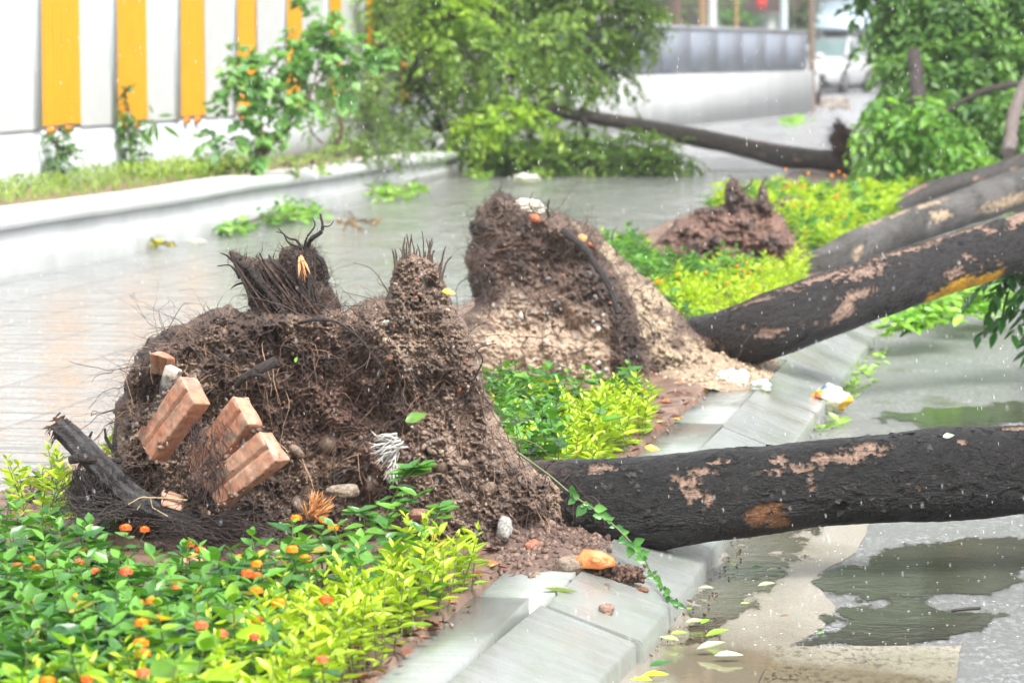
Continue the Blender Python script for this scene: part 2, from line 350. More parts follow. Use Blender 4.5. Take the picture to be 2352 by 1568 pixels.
def ragged(name, pts, z, m, amp=3.0, seed=0, kind=True):
    """flat sheet with a ragged outline, laid on the road"""
    pts = np.array(pts, float); o = []
    for i in range(len(pts)):
        a, b = pts[i], pts[(i + 1) % len(pts)]; n = max(2, int(np.hypot(*(b - a)) / 5)); t = np.arange(n)[:, None] / n; o.append(a * (1 - t) + b * t)
    o = np.concatenate(o); q = np.concatenate([o, np.zeros((len(o), 1)) + seed], 1); o = o + amp * np.stack([3 * fbm(q, .03, 4, seed), .8 * fbm(q, .03, 4, seed + 9)], -1)
    g = G(o[:, 0], o[:, 1], z); me = bpy.data.meshes.new(name); me.from_pydata([tuple(v) for v in g], [], [tuple(range(len(g)))[::-1]]); me.materials.append(m); ob = bpy.data.objects.new(name, me); sc.collection.objects.link(ob); return tag(ob, kind='structure')
def water_film(name, col, sc1=26):
    m, nt, b = mat(name); c = mixc(nt, ramp(nt, noise(nt, 9, 4, .6), [(.3, 0.), (.7, 1.)]), col, tuple(q * 1.5 for q in col)); lk(nt, c, b.inputs['Base Color']); b.inputs['Roughness'].default_value = .07; b.inputs['Specular IOR Level'].default_value = .5
    bump(nt, b, noise(nt, sc1, 4, .6), .35, .0026); sp = nd(nt, 'ShaderNodeSeparateColor'); lk(nt, tint(nt), sp.inputs[0])
    a = nd(nt, 'ShaderNodeMath', operation='MULTIPLY_ADD'); lk(nt, noise(nt, 9, 9, .72, sx=(1, .4, 1)), a.inputs[0]); a.inputs[1].default_value = 3.2; lk(nt, sp.outputs[0], a.inputs[2])
    lk(nt, ramp(nt, a.outputs[0], [(.84, 0.), (1.04, 1.)]), b.inputs['Alpha']); return m
def puddle(pts, z, m):
    """thin film of water: the tint attribute falls off towards its shore, where the grain of the road breaks it up"""
    xs = np.arange(min(p[0] for p in pts) - 90, max(p[0] for p in pts) + 90, 8.); ys = np.arange(min(p[1] for p in pts) - 24, max(p[1] for p in pts) + 24, 3.); X, Y = np.meshgrid(xs, ys, indexing='ij')
    q = [(x, y * 4) for x, y in pts]; d = dist_poly(q, X, Y * 4) * np.where(inside(pts, X, Y), 1, -1); v = np.clip(-.66 + d / 120, -1.5, .6); p = G(X, Y, z); I = np.arange(X.size).reshape(X.shape); mb = MB()
    f = np.stack([I[:-1, :-1], I[:-1, 1:], I[1:, 1:], I[1:, :-1]], -1).reshape(-1, 4); mb.add(p.reshape(-1, 3), quads=f, col=np.repeat(v.reshape(-1, 1), 3, 1)); o = mb.build('puddle', m); return tag(o, kind='structure')
M['puddle'] = water_film('puddle_water', (.060, .050, .032)); M['puddle2'] = water_film('dark_puddle_water', (.045, .048, .035))
ragged('gutter', [(1180, 1760), (1375, 1568), (1600, 1250), (1680, 1160), (2030, 1160), (1995, 1206), (1967, 1267), (1890, 1313), (1880, 1349), (1921, 1390), (1900, 1441), (1839, 1472), (1780, 1497), (1737, 1569), (1640, 1760)], ZR + .0012, M['gutter'], 4, 1)
#sheet('gutter', U_O - .02, U_O + .36, 1.05, 60, ZR + .0006, M['gutter'], True)
puddle([(1580, 1480), (1700, 1180), (1860, 1180), (1849, 1211), (1798, 1323), (1762, 1370), (1680, 1420), (1640, 1450)], ZR + .0020, M['puddle'])
puddle([(1885, 1335), (1965, 1290), (2040, 1262), (2200, 1245), (2420, 1225), (2440, 1290), (2330, 1310), (2380, 1335), (2230, 1362), (2080, 1362), (1990, 1378), (1900, 1352)], ZR + .0022, M['puddle2'])
puddle([(1905, 1412), (1990, 1396), (2060, 1376), (2180, 1395), (2290, 1412), (2240, 1445), (2180, 1468), (2050, 1476), (1860, 1474), (1930, 1445)], ZR + .0024, M['puddle2'])
puddle([(2000, 960), (2352, 920), (2400, 960), (2200, 985)], ZR + .0022, M['puddle2'])
ragged('road_marking', [(1772, 1483), (2208, 1482), (2190, 1590), (2160, 1760), (1690, 1760)], ZR + .0030, M['mark'], 2.0, 6)
# planting soil: an uneven strip
mb = MB(); uu, vv_ = np.meshgrid(np.linspace(U_L, 0.0, 90), np.concatenate([np.linspace(-3, 6, 400), np.linspace(6.05, 30, 300)]), indexing='ij')
p = UV(uu, vv_); e = np.minimum(uu - U_L, -uu); h = .012 + fbm(p, 7, 4, 5) * .018 + fbm(p, 60, 2, 6) * .004; h = np.minimum(h + .01, -.03 + e * 1.0 + .035); p[..., 2] = np.where(e < .001, -.05, h)
I = np.arange(p.shape[0] * p.shape[1]).reshape(p.shape[:2]); mb.add(p.reshape(-1, 3), quads=np.stack([I[:-1, :-1], I[1:, :-1], I[1:, 1:], I[:-1, 1:]], -1).reshape(-1, 4)); struct('planting_soil', mb, M['ground'], True)
# kerb: border slabs and sloping kerb stones with open joints
mb = MB(); r0 = np.random.default_rng(3)
v0 = toUV(G(1473, 1479, -.06))[1]; LEN = toUV(G(1614, 1292, -.06))[1] - v0; print('kerb stone length', LEN, 'U', U_L, U_R, U_O)
for k in range(-4, 36):
    a, b_ = v0 + k * LEN, v0 + (k + 1) * LEN - .006; sh0, sh1 = (-.045, -.012) if k == -1 else (-.05, -.045) if k < -1 else tuple(r0.normal(0, .004, 2)); j = r0.normal(0, .003, 4); bev = .006
    prof = [(U_R + .003, -.14), (U_R + .003, .012), (U_R + .006, .014), (U_O - .007, -.054 + j[0]), (U_O - .001, -.060 + j[0]), (U_O, -.14)]
    n = len(prof); vs = [UV(u + sh0, a, z + (j[1] if i in (1, 2) else 0)) for i, (u, z) in enumerate(prof)] + [UV(u + sh1, b_, z + (j[2] if i in (1, 2) else 0)) for i, (u, z) in enumerate(prof)]
    mb.add(np.array(vs), quads=[(i, i + 1, n + i + 1, n + i) for i in range(n - 1)]); mb.add(np.array(vs[:n]), tris=[(0, i + 1, i) for i in range(1, n - 1)]); mb.add(np.array(vs[n:]), tris=[(0, i, i + 1) for i in range(1, n - 1)])
    for (a2, b2) in ((a + .12, a + .12 + LEN - .008),):
        z = .008 + r0.normal(0, .002); box(mb, UV(min(sh0, sh1), a2, -.13), RN * (U_R - .004), RD * (b2 - a2), (0, 0, .13 + z))
struct('kerb', mb, M['stone'])

# ------------------------------------------------------------------ left: kerb wall, raised bed, striped fence
wp = [(-260, 520, 500, 690), (-120, 505, 500, 662), (0, 494, 0, 637), (176, 469, 0, 606), (391, 441, 0, 560), (586, 409, 0, 518), (735, 391, 0, 481), (919, 363, 0, 434), (1067, 346, 0, 397)]
ws = spline([(a, t, b_) for a, t, _, b_ in wp], 90)
wbase = G(ws[:, 0], ws[:, 2], -.02); hgt = P(ws[:, 0], ws[:, 1], wbase[:, 1] + .02)[:, 2]
k_ = np.ones(7) / 7
def sm(a): return np.convolve(np.pad(a, 3, mode='edge'), k_, 'valid')
wbase[:, 1] = sm(sm(wbase[:, 1])); wbase[:, 0] = sm(sm(wbase[:, 0])); hgt = sm(hgt) + .0012 * np.sin(np.arange(90) * .5)
tgd = unit(np.gradient(wbase[:, :2], axis=0)); nl = np.stack([-tgd[:, 1], tgd[:, 0]], -1)  # away from the path (left)
if nl[10, 0] > 0: nl = -nl
def loft(mb, prof):
    """prof(i) -> list of (offset left, z)"""
    rows = [[(wbase[i, 0] + nl[i, 0] * o, wbase[i, 1] + nl[i, 1] * o, z) for o, z in prof(i)] for i in range(90)]
    v = np.array(rows); n = v.shape[1]; I = np.arange(90 * n).reshape(90, n); mb.add(v.reshape(-1, 3), quads=np.stack([I[:-1, :-1], I[1:, :-1], I[1:, 1:], I[:-1, 1:]], -1).reshape(-1, 4))
    e = I[-1]; mb.add(v[-1], tris=[(0, i, i + 1) for i in range(1, n - 1)])
kw = thing('kerb_wall', wbase[30], 'low white rendered wall with rounded cap edging the raised bed', 'wall')
mb = MB(); loft(mb, lambda i: [(.02, -.1), (.02, hgt[i] - .06), (.30, hgt[i] - .06), (.30, -.1)]); mb.build('wall_body', M['kerbwhite'], kw)
mb = MB(); loft(mb, lambda i: [(.05, hgt[i] - .072), (-.012, hgt[i] - .075), (-.028, hgt[i] - .055), (-.028, hgt[i] - .022), (-.012, hgt[i] - .003), (.04, hgt[i]), (.30, hgt[i] + .002), (.33, hgt[i] - .02), (.33, hgt[i] - .06)]); mb.build('coping', M['kerbwhite'], kw, True)
mb = MB(); loft(mb, lambda i: [(-.03, -.1), (-.03, .055 + .006 * math.sin(i * .7)), (-.01, .075), (.03, .08)]); mb.build('footing', M['foot'], kw, True)
mb = MB(); nI = 40  # raised bed behind it
rows = []
for i in range(90):
    rows.append([(wbase[i, 0] + nl[i, 0] * o, wbase[i, 1] + nl[i, 1] * o, hgt[i] - .03 + .02 * vn(np.array([wbase[i, 0] * 3, wbase[i, 1] * 3, o * 3.]))) for o in np.linspace(.25, 16, nI)])
v = np.array(rows); I = np.arange(90 * nI).reshape(90, nI); mb.add(v.reshape(-1, 3), quads=np.stack([I[:-1, :-1], I[1:, :-1], I[1:, 1:], I[:-1, 1:]], -1).reshape(-1, 4)); struct('raised_bed_soil', mb, M['ground'], True)
BZ = .25
fp0 = G(94, 425, BZ)
def FP(x, y, off=0.):
    """point on the vertical fence plane seen at (x, y)"""
    o = fp0 - RN * (-off); c = np.array([0, 0, H]); r = P(x, y, 1.) - c; t = np.dot(o - c, RN) / np.dot(r, RN); return c + t * r
fence = thing('striped_fence', fp0, 'tall white and orange striped sheet metal fence on a white plinth', 'fence')
edges = [(-235, -225), (-104, -95), (-40, -28), (89, 98), (178, 189), (262, 272), (335, 339), (409, 417), (467, 475), (540, 546), (588, 593), (654, 660), (692, 697), (753, 758), (782, 786), (838, 841), (868, 870), (912, 914), (938, 940), (976, 978)]
ZT = 2.7; zbo = float(FP(141, 287)[2]); PITCH = []
for i in range(len(edges) - 1):
    a = FP(*[(edges[i][0] + edges[i][1]) / 2, 140]); b_ = FP(*[(edges[i + 1][0] + edges[i + 1][1]) / 2, 140]); w_ = np.linalg.norm((b_ - a)[:2])
    org = (i % 2 == 1); mb = MB(); nr = max(6, int(w_ / .012)); ss = np.linspace(0, 1, nr + 1)
    off = (.002 if org else -.002) + (.004 if org else .0015) * np.sign(np.sin(ss * w_ / .09 * 2 * math.pi)); z0 = zbo if org else zbo - .02
    lean = .02
    for side in (0,):
        pts = [[a * (1 - s) + b_ * s - RN * (-1) * 0 + RN * (-o_) * -1 * -1 + RD * (-(z - 1.) * lean) for s, o_ in zip(ss, off)] for z in (z0, ZT)]
        vv = np.array(pts); vv[0, :, 2] = z0; vv[1, :, 2] = ZT; n = nr + 1; I = np.arange(2 * n).reshape(2, n)
        mb.add(vv.reshape(-1, 3), quads=np.stack([I[0, :-1], I[0, 1:], I[1, 1:], I[1, :-1]], -1), col=(.72, .30, .010) if org else (.53, .535, .54))
    mb.build('orange_panel' if org else 'white_panel', M['metal'], fence)
    if org and i < 12:
        for t_ in (.12, .55): 
            mb = MB(); c1 = a + (b_ - a) * t_ + RN * .004 ; c1[2] = zbo - .055; box(mb, c1, RD * w_ * .2, RN * .012, (0, 0, .045), col=(.62, .22, .01)); mb.build('panel_bracket', M['metal'], fence)
    if not org:   # narrow upright at the right edge of each white bay
        mb = MB(); c1 = b_ - RD * .16 - RN * .01; c1[2] = zbo - .02; box(mb, c1, RD * .16, RN * .02, (0, 0, ZT + .02 - zbo), col=(.52, .58, .61)); mb.build('fence_post', M['metal'], fence)
mb = MB(); a = FP(-300, 140); b_ = FP(1000, 140); a[2] = b_[2] = BZ - .2; box(mb, a - RN * .1, (b_ - a) * np.array([1, 1, 0]), RN * .09, (0, 0, zbo - .03 - BZ + .2), col=(.50, .53, .545)); mb.build('plinth', M['paint'], fence)
mb = MB(); a = a.copy(); a[2] = .5; box(mb, a - RN * .16, (b_ - a) * np.array([1, 1, 0]), RN * .04, (0, 0, ZT - .55), col=(.72, .74, .74)); mb.build('backing_sheet', M['paint'], fence)

# ------------------------------------------------------------------ root balls and trunks
def seg_d(x, y, pts): return dist_open(pts, x, y)
def dist_open(poly, x, y):
    d = np.full(x.shape, 1e9)
    for i in range(len(poly) - 1):
        (x1, y1), (x2, y2) = poly[i], poly[i + 1]; dx, dy = x2 - x1, y2 - y1
        t = np.clip(((x - x1) * dx + (y - y1) * dy) / (dx * dx + dy * dy + 1e-9), 0, 1); d = np.minimum(d, np.hypot(x - x1 - t * dx, y - y1 - t * dy))
    return d
def lump(mb, poly, depth, tf, tb, Rp, bias, colf, cell=3., rag=6., nz=.03, seed=0, clods=0, csize=(.003, .012), cm=None):
    """a clod of soil of real thickness: front and back relief around a middle sheet; returns the front samples"""
    xs = np.arange(min(p[0] for p in poly) - 10, max(p[0] for p in poly) + 10, cell); ys = np.arange(min(p[1] for p in poly) - 10, max(p[1] for p in poly) + 10, cell)
    X, Y = np.meshgrid(xs, ys, indexing='ij'); px = np.stack([X, Y, X * 0 + seed], -1) * .01
    Xw = X + rag * fbm(px, 4, 4, seed) ; Yw = Y + rag * fbm(px, 4, 4, seed + 50)
    ins = inside(poly, Xw, Yw); d = dist_poly(poly, Xw, Yw)
    prof = np.sqrt(np.clip(1 - (1 - np.clip(d / Rp, 0, 1)) ** 2, 0, 1))
    bz = bias(X, Y); n1 = fbm(px, 2.5, 5, seed + 7, .55); n2 = np.abs(fbm(px, 9, 3, seed + 9)); n3 = fbm(px, 30, 3, seed + 11, .7)
    sc_ = depth / 7.5
    off = tf * prof + (bz + nz * n1 - nz * .8 * n2 + nz * .35 * n3) * np.clip(d / (Rp * .25), 0, 1)
    cellin = ins[:-1, :-1] & ins[1:, :-1] & ins[1:, 1:] & ins[:-1, 1:]
    use = np.zeros(ins.shape, bool); use[:-1, :-1] |= cellin; use[1:, :-1] |= cellin; use[1:, 1:] |= cellin; use[:-1, 1:] |= cellin
    full = np.zeros(ins.shape, bool); full[1:-1, 1:-1] = cellin[1:, 1:] & cellin[:-1, 1:] & cellin[1:, :-1] & cellin[:-1, :-1]
    off = np.where(full, off, 0); bk = np.where(full, tb * prof + nz * n1, 0)
    ofn = np.maximum(off, -tb * .3); front = P(X, Y, depth - ofn); back = P(X, Y, depth + np.maximum(bk, 0) + .002)
    idx = np.full(ins.shape, -1); idx[use] = np.arange(use.sum())
    ii, jj = np.nonzero(cellin); q = np.stack([idx[ii, jj], idx[ii, jj + 1], idx[ii + 1, jj + 1], idx[ii + 1, jj]], -1)
    c = colf(X, Y, n1, n2, n3)
    mb.add(front[use], quads=q, col=c[use]); mb.add(back[use], quads=q[:, ::-1], col=c[use])
    # samples
    gx = np.gradient(front, axis=0); gy = np.gradient(front, axis=1); nr = unit(np.cross(gy, gx)); nr = np.where(nr[..., 1:2] > 0, -nr, nr)
    fi = np.argwhere(full); sel = fi[np.random.default_rng(seed).integers(0, len(fi), 60000)]
    S = dict(p=front[sel[:, 0], sel[:, 1]], n=nr[sel[:, 0], sel[:, 1]], c=c[sel[:, 0], sel[:, 1]], x=X[sel[:, 0], sel[:, 1]], y=Y[sel[:, 0], sel[:, 1]], d=d[sel[:, 0], sel[:, 1]])
    S['look'] = lambda x, y: float((depth - ofn)[int(np.clip(round((x - xs[0]) / cell), 0, len(xs) - 1)), int(np.clip(round((y - ys[0]) / cell), 0, len(ys) - 1))])
    if clods:
        k = np.random.default_rng(seed + 5); s_ = k.uniform(csize[0] ** .5, csize[1] ** .5, clods) ** 2 * k.uniform(.5, 1, clods)
        ok = np.arange(clods) if cm is None else np.nonzero(cm(S['x'], S['y']))[0][:clods]; s_ = s_[:len(ok)]; cc = S['c'][ok] * k.uniform(.65, 1.3, (len(ok), 1)); rocks(mb, S['p'][ok], s_, np.clip(cc, 0, .6), seed)
    return S
def gs(X, Y, x, y, r): return np.exp(-((X - x) ** 2 + (Y - y) ** 2) / (r * r))
def cmix(a, b, t): t = np.clip(t, 0, 1)[..., None]; return a * (1 - t) + np.array(b) * t
def hairs(mb, S, N, L=(.02, .12), r=.0005, off=0, colA=(.028, .02, .018), colB=(.14, .08, .05), seed=3, outw=.5, grav=.2, curl=.45, mask=None, n=7):
    k = np.random.default_rng(seed); i = k.integers(0, len(S['p']), N * 3)
    if mask is not None: i = i[mask(S['x'][i], S['y'][i])]
    i = i[:N]; N = len(i); d = S['n'][i] * outw + k.normal(0, .6, (N, 3)); l = k.uniform(L[0] ** .5, L[1] ** .5, N) ** 2
    w_ = walk(S['p'][i] - S['n'][i] * .002, d, l, n, curl, grav, seed); t = k.uniform(0, 1, (N, 1)) ** 2.5; c = np.array(colA) * (1 - t) + np.array(colB) * t
    rr = (k.uniform(.5, 1.6, N) ** 1.5 * r)[:, None] * np.linspace(1, .45, n)[None]; tubes(mb, w_, rr, 3, c)

def trunk(mb, prof, sides, seg, colf, seed=0, rough=.006, dispf=None, capend=True):
    """prof: rows of (x, ytop, ybottom, depth)"""
    pr = np.array(prof, float); dx = np.gradient(pr[:, 0]); dy = np.gradient((pr[:, 1] + pr[:, 2]) / 2); cs = np.abs(dx) / np.hypot(dx, dy)
    c = P(pr[:, 0], (pr[:, 1] + pr[:, 2]) / 2, pr[:, 3]); r_ = (pr[:, 2] - pr[:, 1]) / 2 * cs * pr[:, 3] / F
    s = spline(np.concatenate([c, r_[:, None], pr[:, :1]], 1), seg); c = s[:, :3]; r_ = s[:, 3]
    tg = unit(np.gradient(c, axis=0)); up = np.array([0, 0, 1.]); u = unit(np.cross(tg, up)); v = np.cross(u, tg)
    a = np.arange(sides) / sides * 2 * math.pi     # a = 0: towards u, 90 deg: up
    ring = c[:, None] + r_[:, None, None] * (np.cos(a)[None, :, None] * u[:, None] + np.sin(a)[None, :, None] * v[:, None]); nr = unit(ring - c[:, None])
    axis = np.cumsum(np.r_[0, np.linalg.norm(np.diff(c, axis=0), axis=1)]); 
    col, dsp = colf(ring, axis[:, None] + 0 * a[None], a[None] + 0 * axis[:, None], s[:, 4][:, None] + 0 * a[None]); ring = ring + nr * (dsp + r_[:, None] * .13 * fbm(ring, 4, 3, seed))[..., None]
    I = np.arange(seg * sides).reshape(seg, sides); J = np.roll(I, -1, 1); mb.add(ring.reshape(-1, 3), quads=np.stack([I[:-1], I[1:], J[1:], J[:-1]], -1).reshape(-1, 4), col=col.reshape(-1, 3))
    for e, rv in ((0, 0), (seg - 1, 1)):
        vv = np.concatenate([ring[e], c[e:e + 1]]); t = [(i, (i + 1) % sides, sides) for i in range(sides)]
        if rv: t = [x[::-1] for x in t]
        mb.add(vv, tris=t, col=(.3, .2, .12))
    return ring, nr, c, r_
def bark(seed, darkc=(.012, .0115, .0115), tanc=(.235, .155, .115), thr=.3, patches=(), extra=None, plates=.004, greyc=None, gthr=.0):
    def f(p, ax, a, xx):
        q = np.stack([ax * 1.0, np.cos(a) * .1, np.sin(a) * .1], -1); yy = None
        pl = fbm(q * np.array([1, 1.4, 1.4]), 26, 4, seed, .6); fine = fbm(q * np.array([1.2, 2.5, 2.5]), 60, 3, seed + 3, .6)
        m = fbm(q * np.array([.8, 1, 1]), 9, 4, seed + 7, .6)
        cellv = np.abs(fbm(q * np.array([1, 1.6, 1.6]), 15, 3, seed + 13, .6)); crack = np.clip(1 - cellv * 16, 0, 1) * np.clip(fbm(q, 12, 3, seed + 17) * 5 + .1, 0, 1)
        blk = vn(np.floor(q * np.array([95, 75, 75]) + .8 * fine[..., None]), seed + 31); m = m + .10 * blk; t = np.clip((m - thr) * 30, 0, 1); rim = np.exp(-((m - thr + .025) / .02) ** 2) * .6
        for (x0, a0, lx, la) in patches:    # peeled areas: frame x, angle round the trunk (deg), sizes
            da = (np.degrees(a) - (180 - a0) + 180) % 360 - 180; dd = (np.abs((xx - x0) / lx) ** 2.6 + np.abs(da / la) ** 2.6) ** (1 / 2.6) + .55 * pl + .55 * blk + .35 * fine; t = np.maximum(t, np.clip((1 - dd) * 14, 0, 1)); rim = np.maximum(rim, np.exp(-((dd - 1.12) / .09) ** 2))
        c = np.array(darkc) * (1 + .9 * np.clip(fine + .3 * pl, -.8, 1))[..., None] * np.ones(3)
        if greyc is not None: c = cmix(c, greyc, (fbm(q, 7, 4, seed + 21) + gthr) * 3)
        tc = np.array(tanc) * (1 + .35 * fine + .25 * pl)[..., None]; c = c * (1 - t[..., None]) + tc * t[..., None]
        c = c * (1 - .7 * crack * (1 - t))[..., None]; c = c * (1 - .55 * rim * (1 - t))[..., None]; c = c * (1 - .35 * t * np.clip(fbm(q * np.array([.3, 1, 1]), 110, 2, seed + 40) * 2, 0, 1))[..., None]
        dsp = plates * (.5 * pl + .35 * fine) - plates * .7 * crack - plates * .9 * t + plates * .5 * rim * (1 - t)
        if extra is not None: c, dsp = extra(p, ax, a, xx, c, dsp, fine)
        return np.clip(c, .004, .9), dsp
    return f
DARK = (.030, .022, .020); BRN = (.165, .108, .080); TAN = (.36, .265, .185); RED = (.20, .105, .075)

# --- tree 1, nearest
TA = thing('fallen_tree', G(1180, 1230), 'nearest fallen tree, brick studded root ball, dark flaking trunk crossing the kerb', 'tree', 'uprooted street trees')
mbA = MB()
polyA = [(258, 985), (262, 950), (278, 900), (300, 850), (312, 800), (345, 775), (385, 752), (430, 738), (480, 712), (520, 700), (560, 718), (600, 704), (660, 700), (740, 700), (790, 708), (835, 690), (880, 672), (960, 690), (1030, 720), (1062, 775), (1095, 850), (1128, 915), (1158, 985), (1190, 1035), (1230, 1060), (1290, 1075), (1320, 1120), (1320, 1200), (1270, 1250), (1190, 1262), (1180, 1310), (1000, 1330), (800, 1335), (600, 1335), (450, 1320), (330, 1290), (262, 1230), (248, 1150), (256, 1060)]
def bA(X, Y):
    b = .14 * np.clip((Y - 950) / 300, 0, 1.3) + .075 * np.exp(-(dist_open([(900, 690), (950, 900), (1000, 1150), (1040, 1260)], X, Y) / 110) ** 2)
    b += .04 * gs(X, Y, 560, 760, 90) - .035 * gs(X, Y, 700, 850, 80) - .03 * gs(X, Y, 770, 1120, 70) - .05 * gs(X, Y, 545, 930, 40) - .09 * gs(X, Y, 350, 900, 40) - .04 * gs(X, Y, 330, 1120, 50)
    b += .05 * np.exp(-(dist_open([(300, 800), (420, 830), (470, 880)], X, Y) / 40) ** 2) + .04 * gs(X, Y, 870, 1080, 60) + .05 * gs(X, Y, 640, 1230, 110)
    b += .03 * gs(X, Y, 1230, 1150, 110); b += .035 * np.exp(-(dist_open([(620, 740), (740, 745), (850, 765), (930, 860)], X, Y) / 30) ** 2) + .03 * np.exp(-(dist_open([(700, 900), (780, 960), (860, 1060)], X, Y) / 35) ** 2)
    q = np.stack([X * .011, Y * .011, X * 0], -1); r = 1 - np.abs(fbm(q, 1, 3, 88)) * 2.4; b += .035 * np.clip(r, 0, 1)   # torn ledges and clumps
    q2 = np.stack([X * .03, Y * .022, X * 0 + 5], -1); b += .018 * np.clip(1 - np.abs(fbm(q2, 1, 3, 89)) * 3, 0, 1)
    return b
def cA(X, Y, n1, n2, n3):
    c = np.zeros(X.shape + (3,)) + np.array(BRN); c = cmix(c, DARK, .8 * np.clip(n1 * 2.5 + .15, 0, 1))
    c = cmix(c, TAN, .7 * np.clip(n1 * -3 - .1 + n3 * .8, 0, 1)); c = cmix(c, RED, .7 * gs(X, Y, 800, 960, 120) + .4 * gs(X, Y, 620, 850, 70))
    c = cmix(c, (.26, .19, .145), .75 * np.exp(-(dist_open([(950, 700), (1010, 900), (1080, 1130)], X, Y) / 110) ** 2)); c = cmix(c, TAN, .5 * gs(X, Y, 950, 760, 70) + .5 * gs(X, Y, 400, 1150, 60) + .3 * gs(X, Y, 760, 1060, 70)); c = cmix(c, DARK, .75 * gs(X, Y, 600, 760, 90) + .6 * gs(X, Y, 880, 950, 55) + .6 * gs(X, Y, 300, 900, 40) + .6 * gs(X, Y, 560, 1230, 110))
    return c * (1 + .5 * n3[..., None]) 
SA = lump(mbA, polyA, 7.70, .20, .30, 150, bA, cA, 2.6, 14, .060, 11, 4200, (.002, .010))
polyA2 = [(520, 572), (545, 582), (600, 592), (638, 590), (648, 566), (690, 560), (722, 562), (742, 600), (760, 650), (785, 700), (790, 760), (740, 800), (640, 800), (590, 760), (572, 700), (558, 650), (540, 615)]
def c2(X, Y, n1, n2, n3): c = np.zeros(X.shape + (3,)) + np.array((.075, .052, .042)); c = cmix(c, DARK, n1 * 2 + .3); return cmix(c, (.2, .13, .1), n3 * 1.2 - .2)
S2 = lump(mbA, polyA2, 7.72, .09, .10, 70, lambda X, Y: .05 * np.clip((Y - 650) / 100, 0, 1) + .012 * np.sin((X * .75 + Y * .42) * .16), c2, 2.6, 6, .02, 21, 1400, (.002, .007))
polyA3 = [(862, 740), (884, 690), (892, 650), (903, 612), (920, 590), (955, 582), (985, 584), (1008, 602), (1022, 640), (1042, 690), (1068, 740), (1100, 820), (1110, 900), (900, 900), (830, 840), (815, 780), (838, 750)]
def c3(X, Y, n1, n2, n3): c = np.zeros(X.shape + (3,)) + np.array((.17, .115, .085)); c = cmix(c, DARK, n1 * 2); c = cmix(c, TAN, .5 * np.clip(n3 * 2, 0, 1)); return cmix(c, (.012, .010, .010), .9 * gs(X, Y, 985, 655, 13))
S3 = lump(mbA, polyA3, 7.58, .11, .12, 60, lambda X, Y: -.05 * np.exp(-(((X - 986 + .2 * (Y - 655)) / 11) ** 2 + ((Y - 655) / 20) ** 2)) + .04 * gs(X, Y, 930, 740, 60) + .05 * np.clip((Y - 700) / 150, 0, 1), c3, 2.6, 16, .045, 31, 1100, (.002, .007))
k = np.random.default_rng(5)
# pale pebbles, brick crumbs
def scatter(S, n, size, cols, seed, mask=None, dest=None, lift=.3, fine=False):
    k = np.random.default_rng(seed); i = k.integers(0, len(S['p']), n * 6)
    if mask is not None: i = i[mask(S['x'][i], S['y'][i])]
    i = i[:n]; s = k.uniform(*size, len(i)); cols = np.array(cols); rocks(dest, S['p'][i] + S['n'][i] * (s * lift)[:, None], s, cols[k.integers(0, len(cols), len(i))] * k.uniform(.7, 1.2, (len(i), 1)), seed, .7, fine)
scatter(SA, 170, (.0015, .005), [(.42, .38, .32), (.36, .33, .30), (.5, .45, .38), (.34, .13, .07)], 41, dest=mbA)
scatter(SA, 100, (.003, .009), [(.45, .41, .36), (.38, .30, .24), (.40, .15, .08), (.3, .3, .3)], 42, lambda x, y: (x > 840) & (y < 900), mbA)
scatter(S3, 50, (.002, .007), [(.45, .40, .34), (.38, .30, .24), (.45, .15, .08)], 43, None, mbA)
scatter(SA, 46, (.011, .026), [(.20, .145, .105), (.15, .10, .07), (.26, .19, .14)], 44, lambda x, y: (x > 420) & (y > 950), mbA, .1, True)
# spill of loose soil at the foot, towards the kerb
def heap(mb, x0, x1, y0, y1, h, col, seed, n=1500, z=0.01):
    k = np.random.default_rng(seed); nx = ny = 90; xs, ys = np.meshgrid(np.linspace(0, 1, nx), np.linspace(0, 1, ny), indexing='ij')
    a = G(x0, y1)[:2]; b_ = G(x1, y1)[:2]; c_ = G(x0, y0)[:2]; d_ = G(x1, y0)[:2]
    xy = ((1 - xs) * (1 - ys))[..., None] * a + (xs * (1 - ys))[..., None] * b_ + ((1 - xs) * ys)[..., None] * c_ + (xs * ys)[..., None] * d_
    p = np.concatenate([xy, 0 * xs[..., None]], -1); rr = np.hypot((xs - .5) * 2, (ys - .5) * 2) + .35 * fbm(p, 7, 4, seed); hh = h * np.clip(1 - rr, -.3, 1) * (1 + .4 * fbm(p, 20, 3, seed + 1)) + .01 * fbm(p, 50, 4, seed + 2)
    p[..., 2] = z + hh; I = np.arange(nx * ny).reshape(nx, ny); cc = np.array(col) * (1 + .5 * fbm(p, 40, 3, seed + 4))[..., None]
    mb.add(p.reshape(-1, 3), quads=np.stack([I[:-1, :-1], I[1:, :-1], I[1:, 1:], I[:-1, 1:]], -1).reshape(-1, 4), col=cc)
    fl = p.reshape(-1, 3)[(hh > -.002).ravel()]; i = k.integers(0, len(fl), n); s = k.uniform(.03, .11, n) ** 2; rocks(mb, fl[i] + np.array([0, 0, .001]), s, np.array(col) * k.uniform(.6, 1.9, (n, 1)), seed)
heap(mbA, 1040, 1400, 1175, 1340, .065, (.12, .078, .06), 61, 2200)
mbA.build('root_ball', M['soil'], TA)
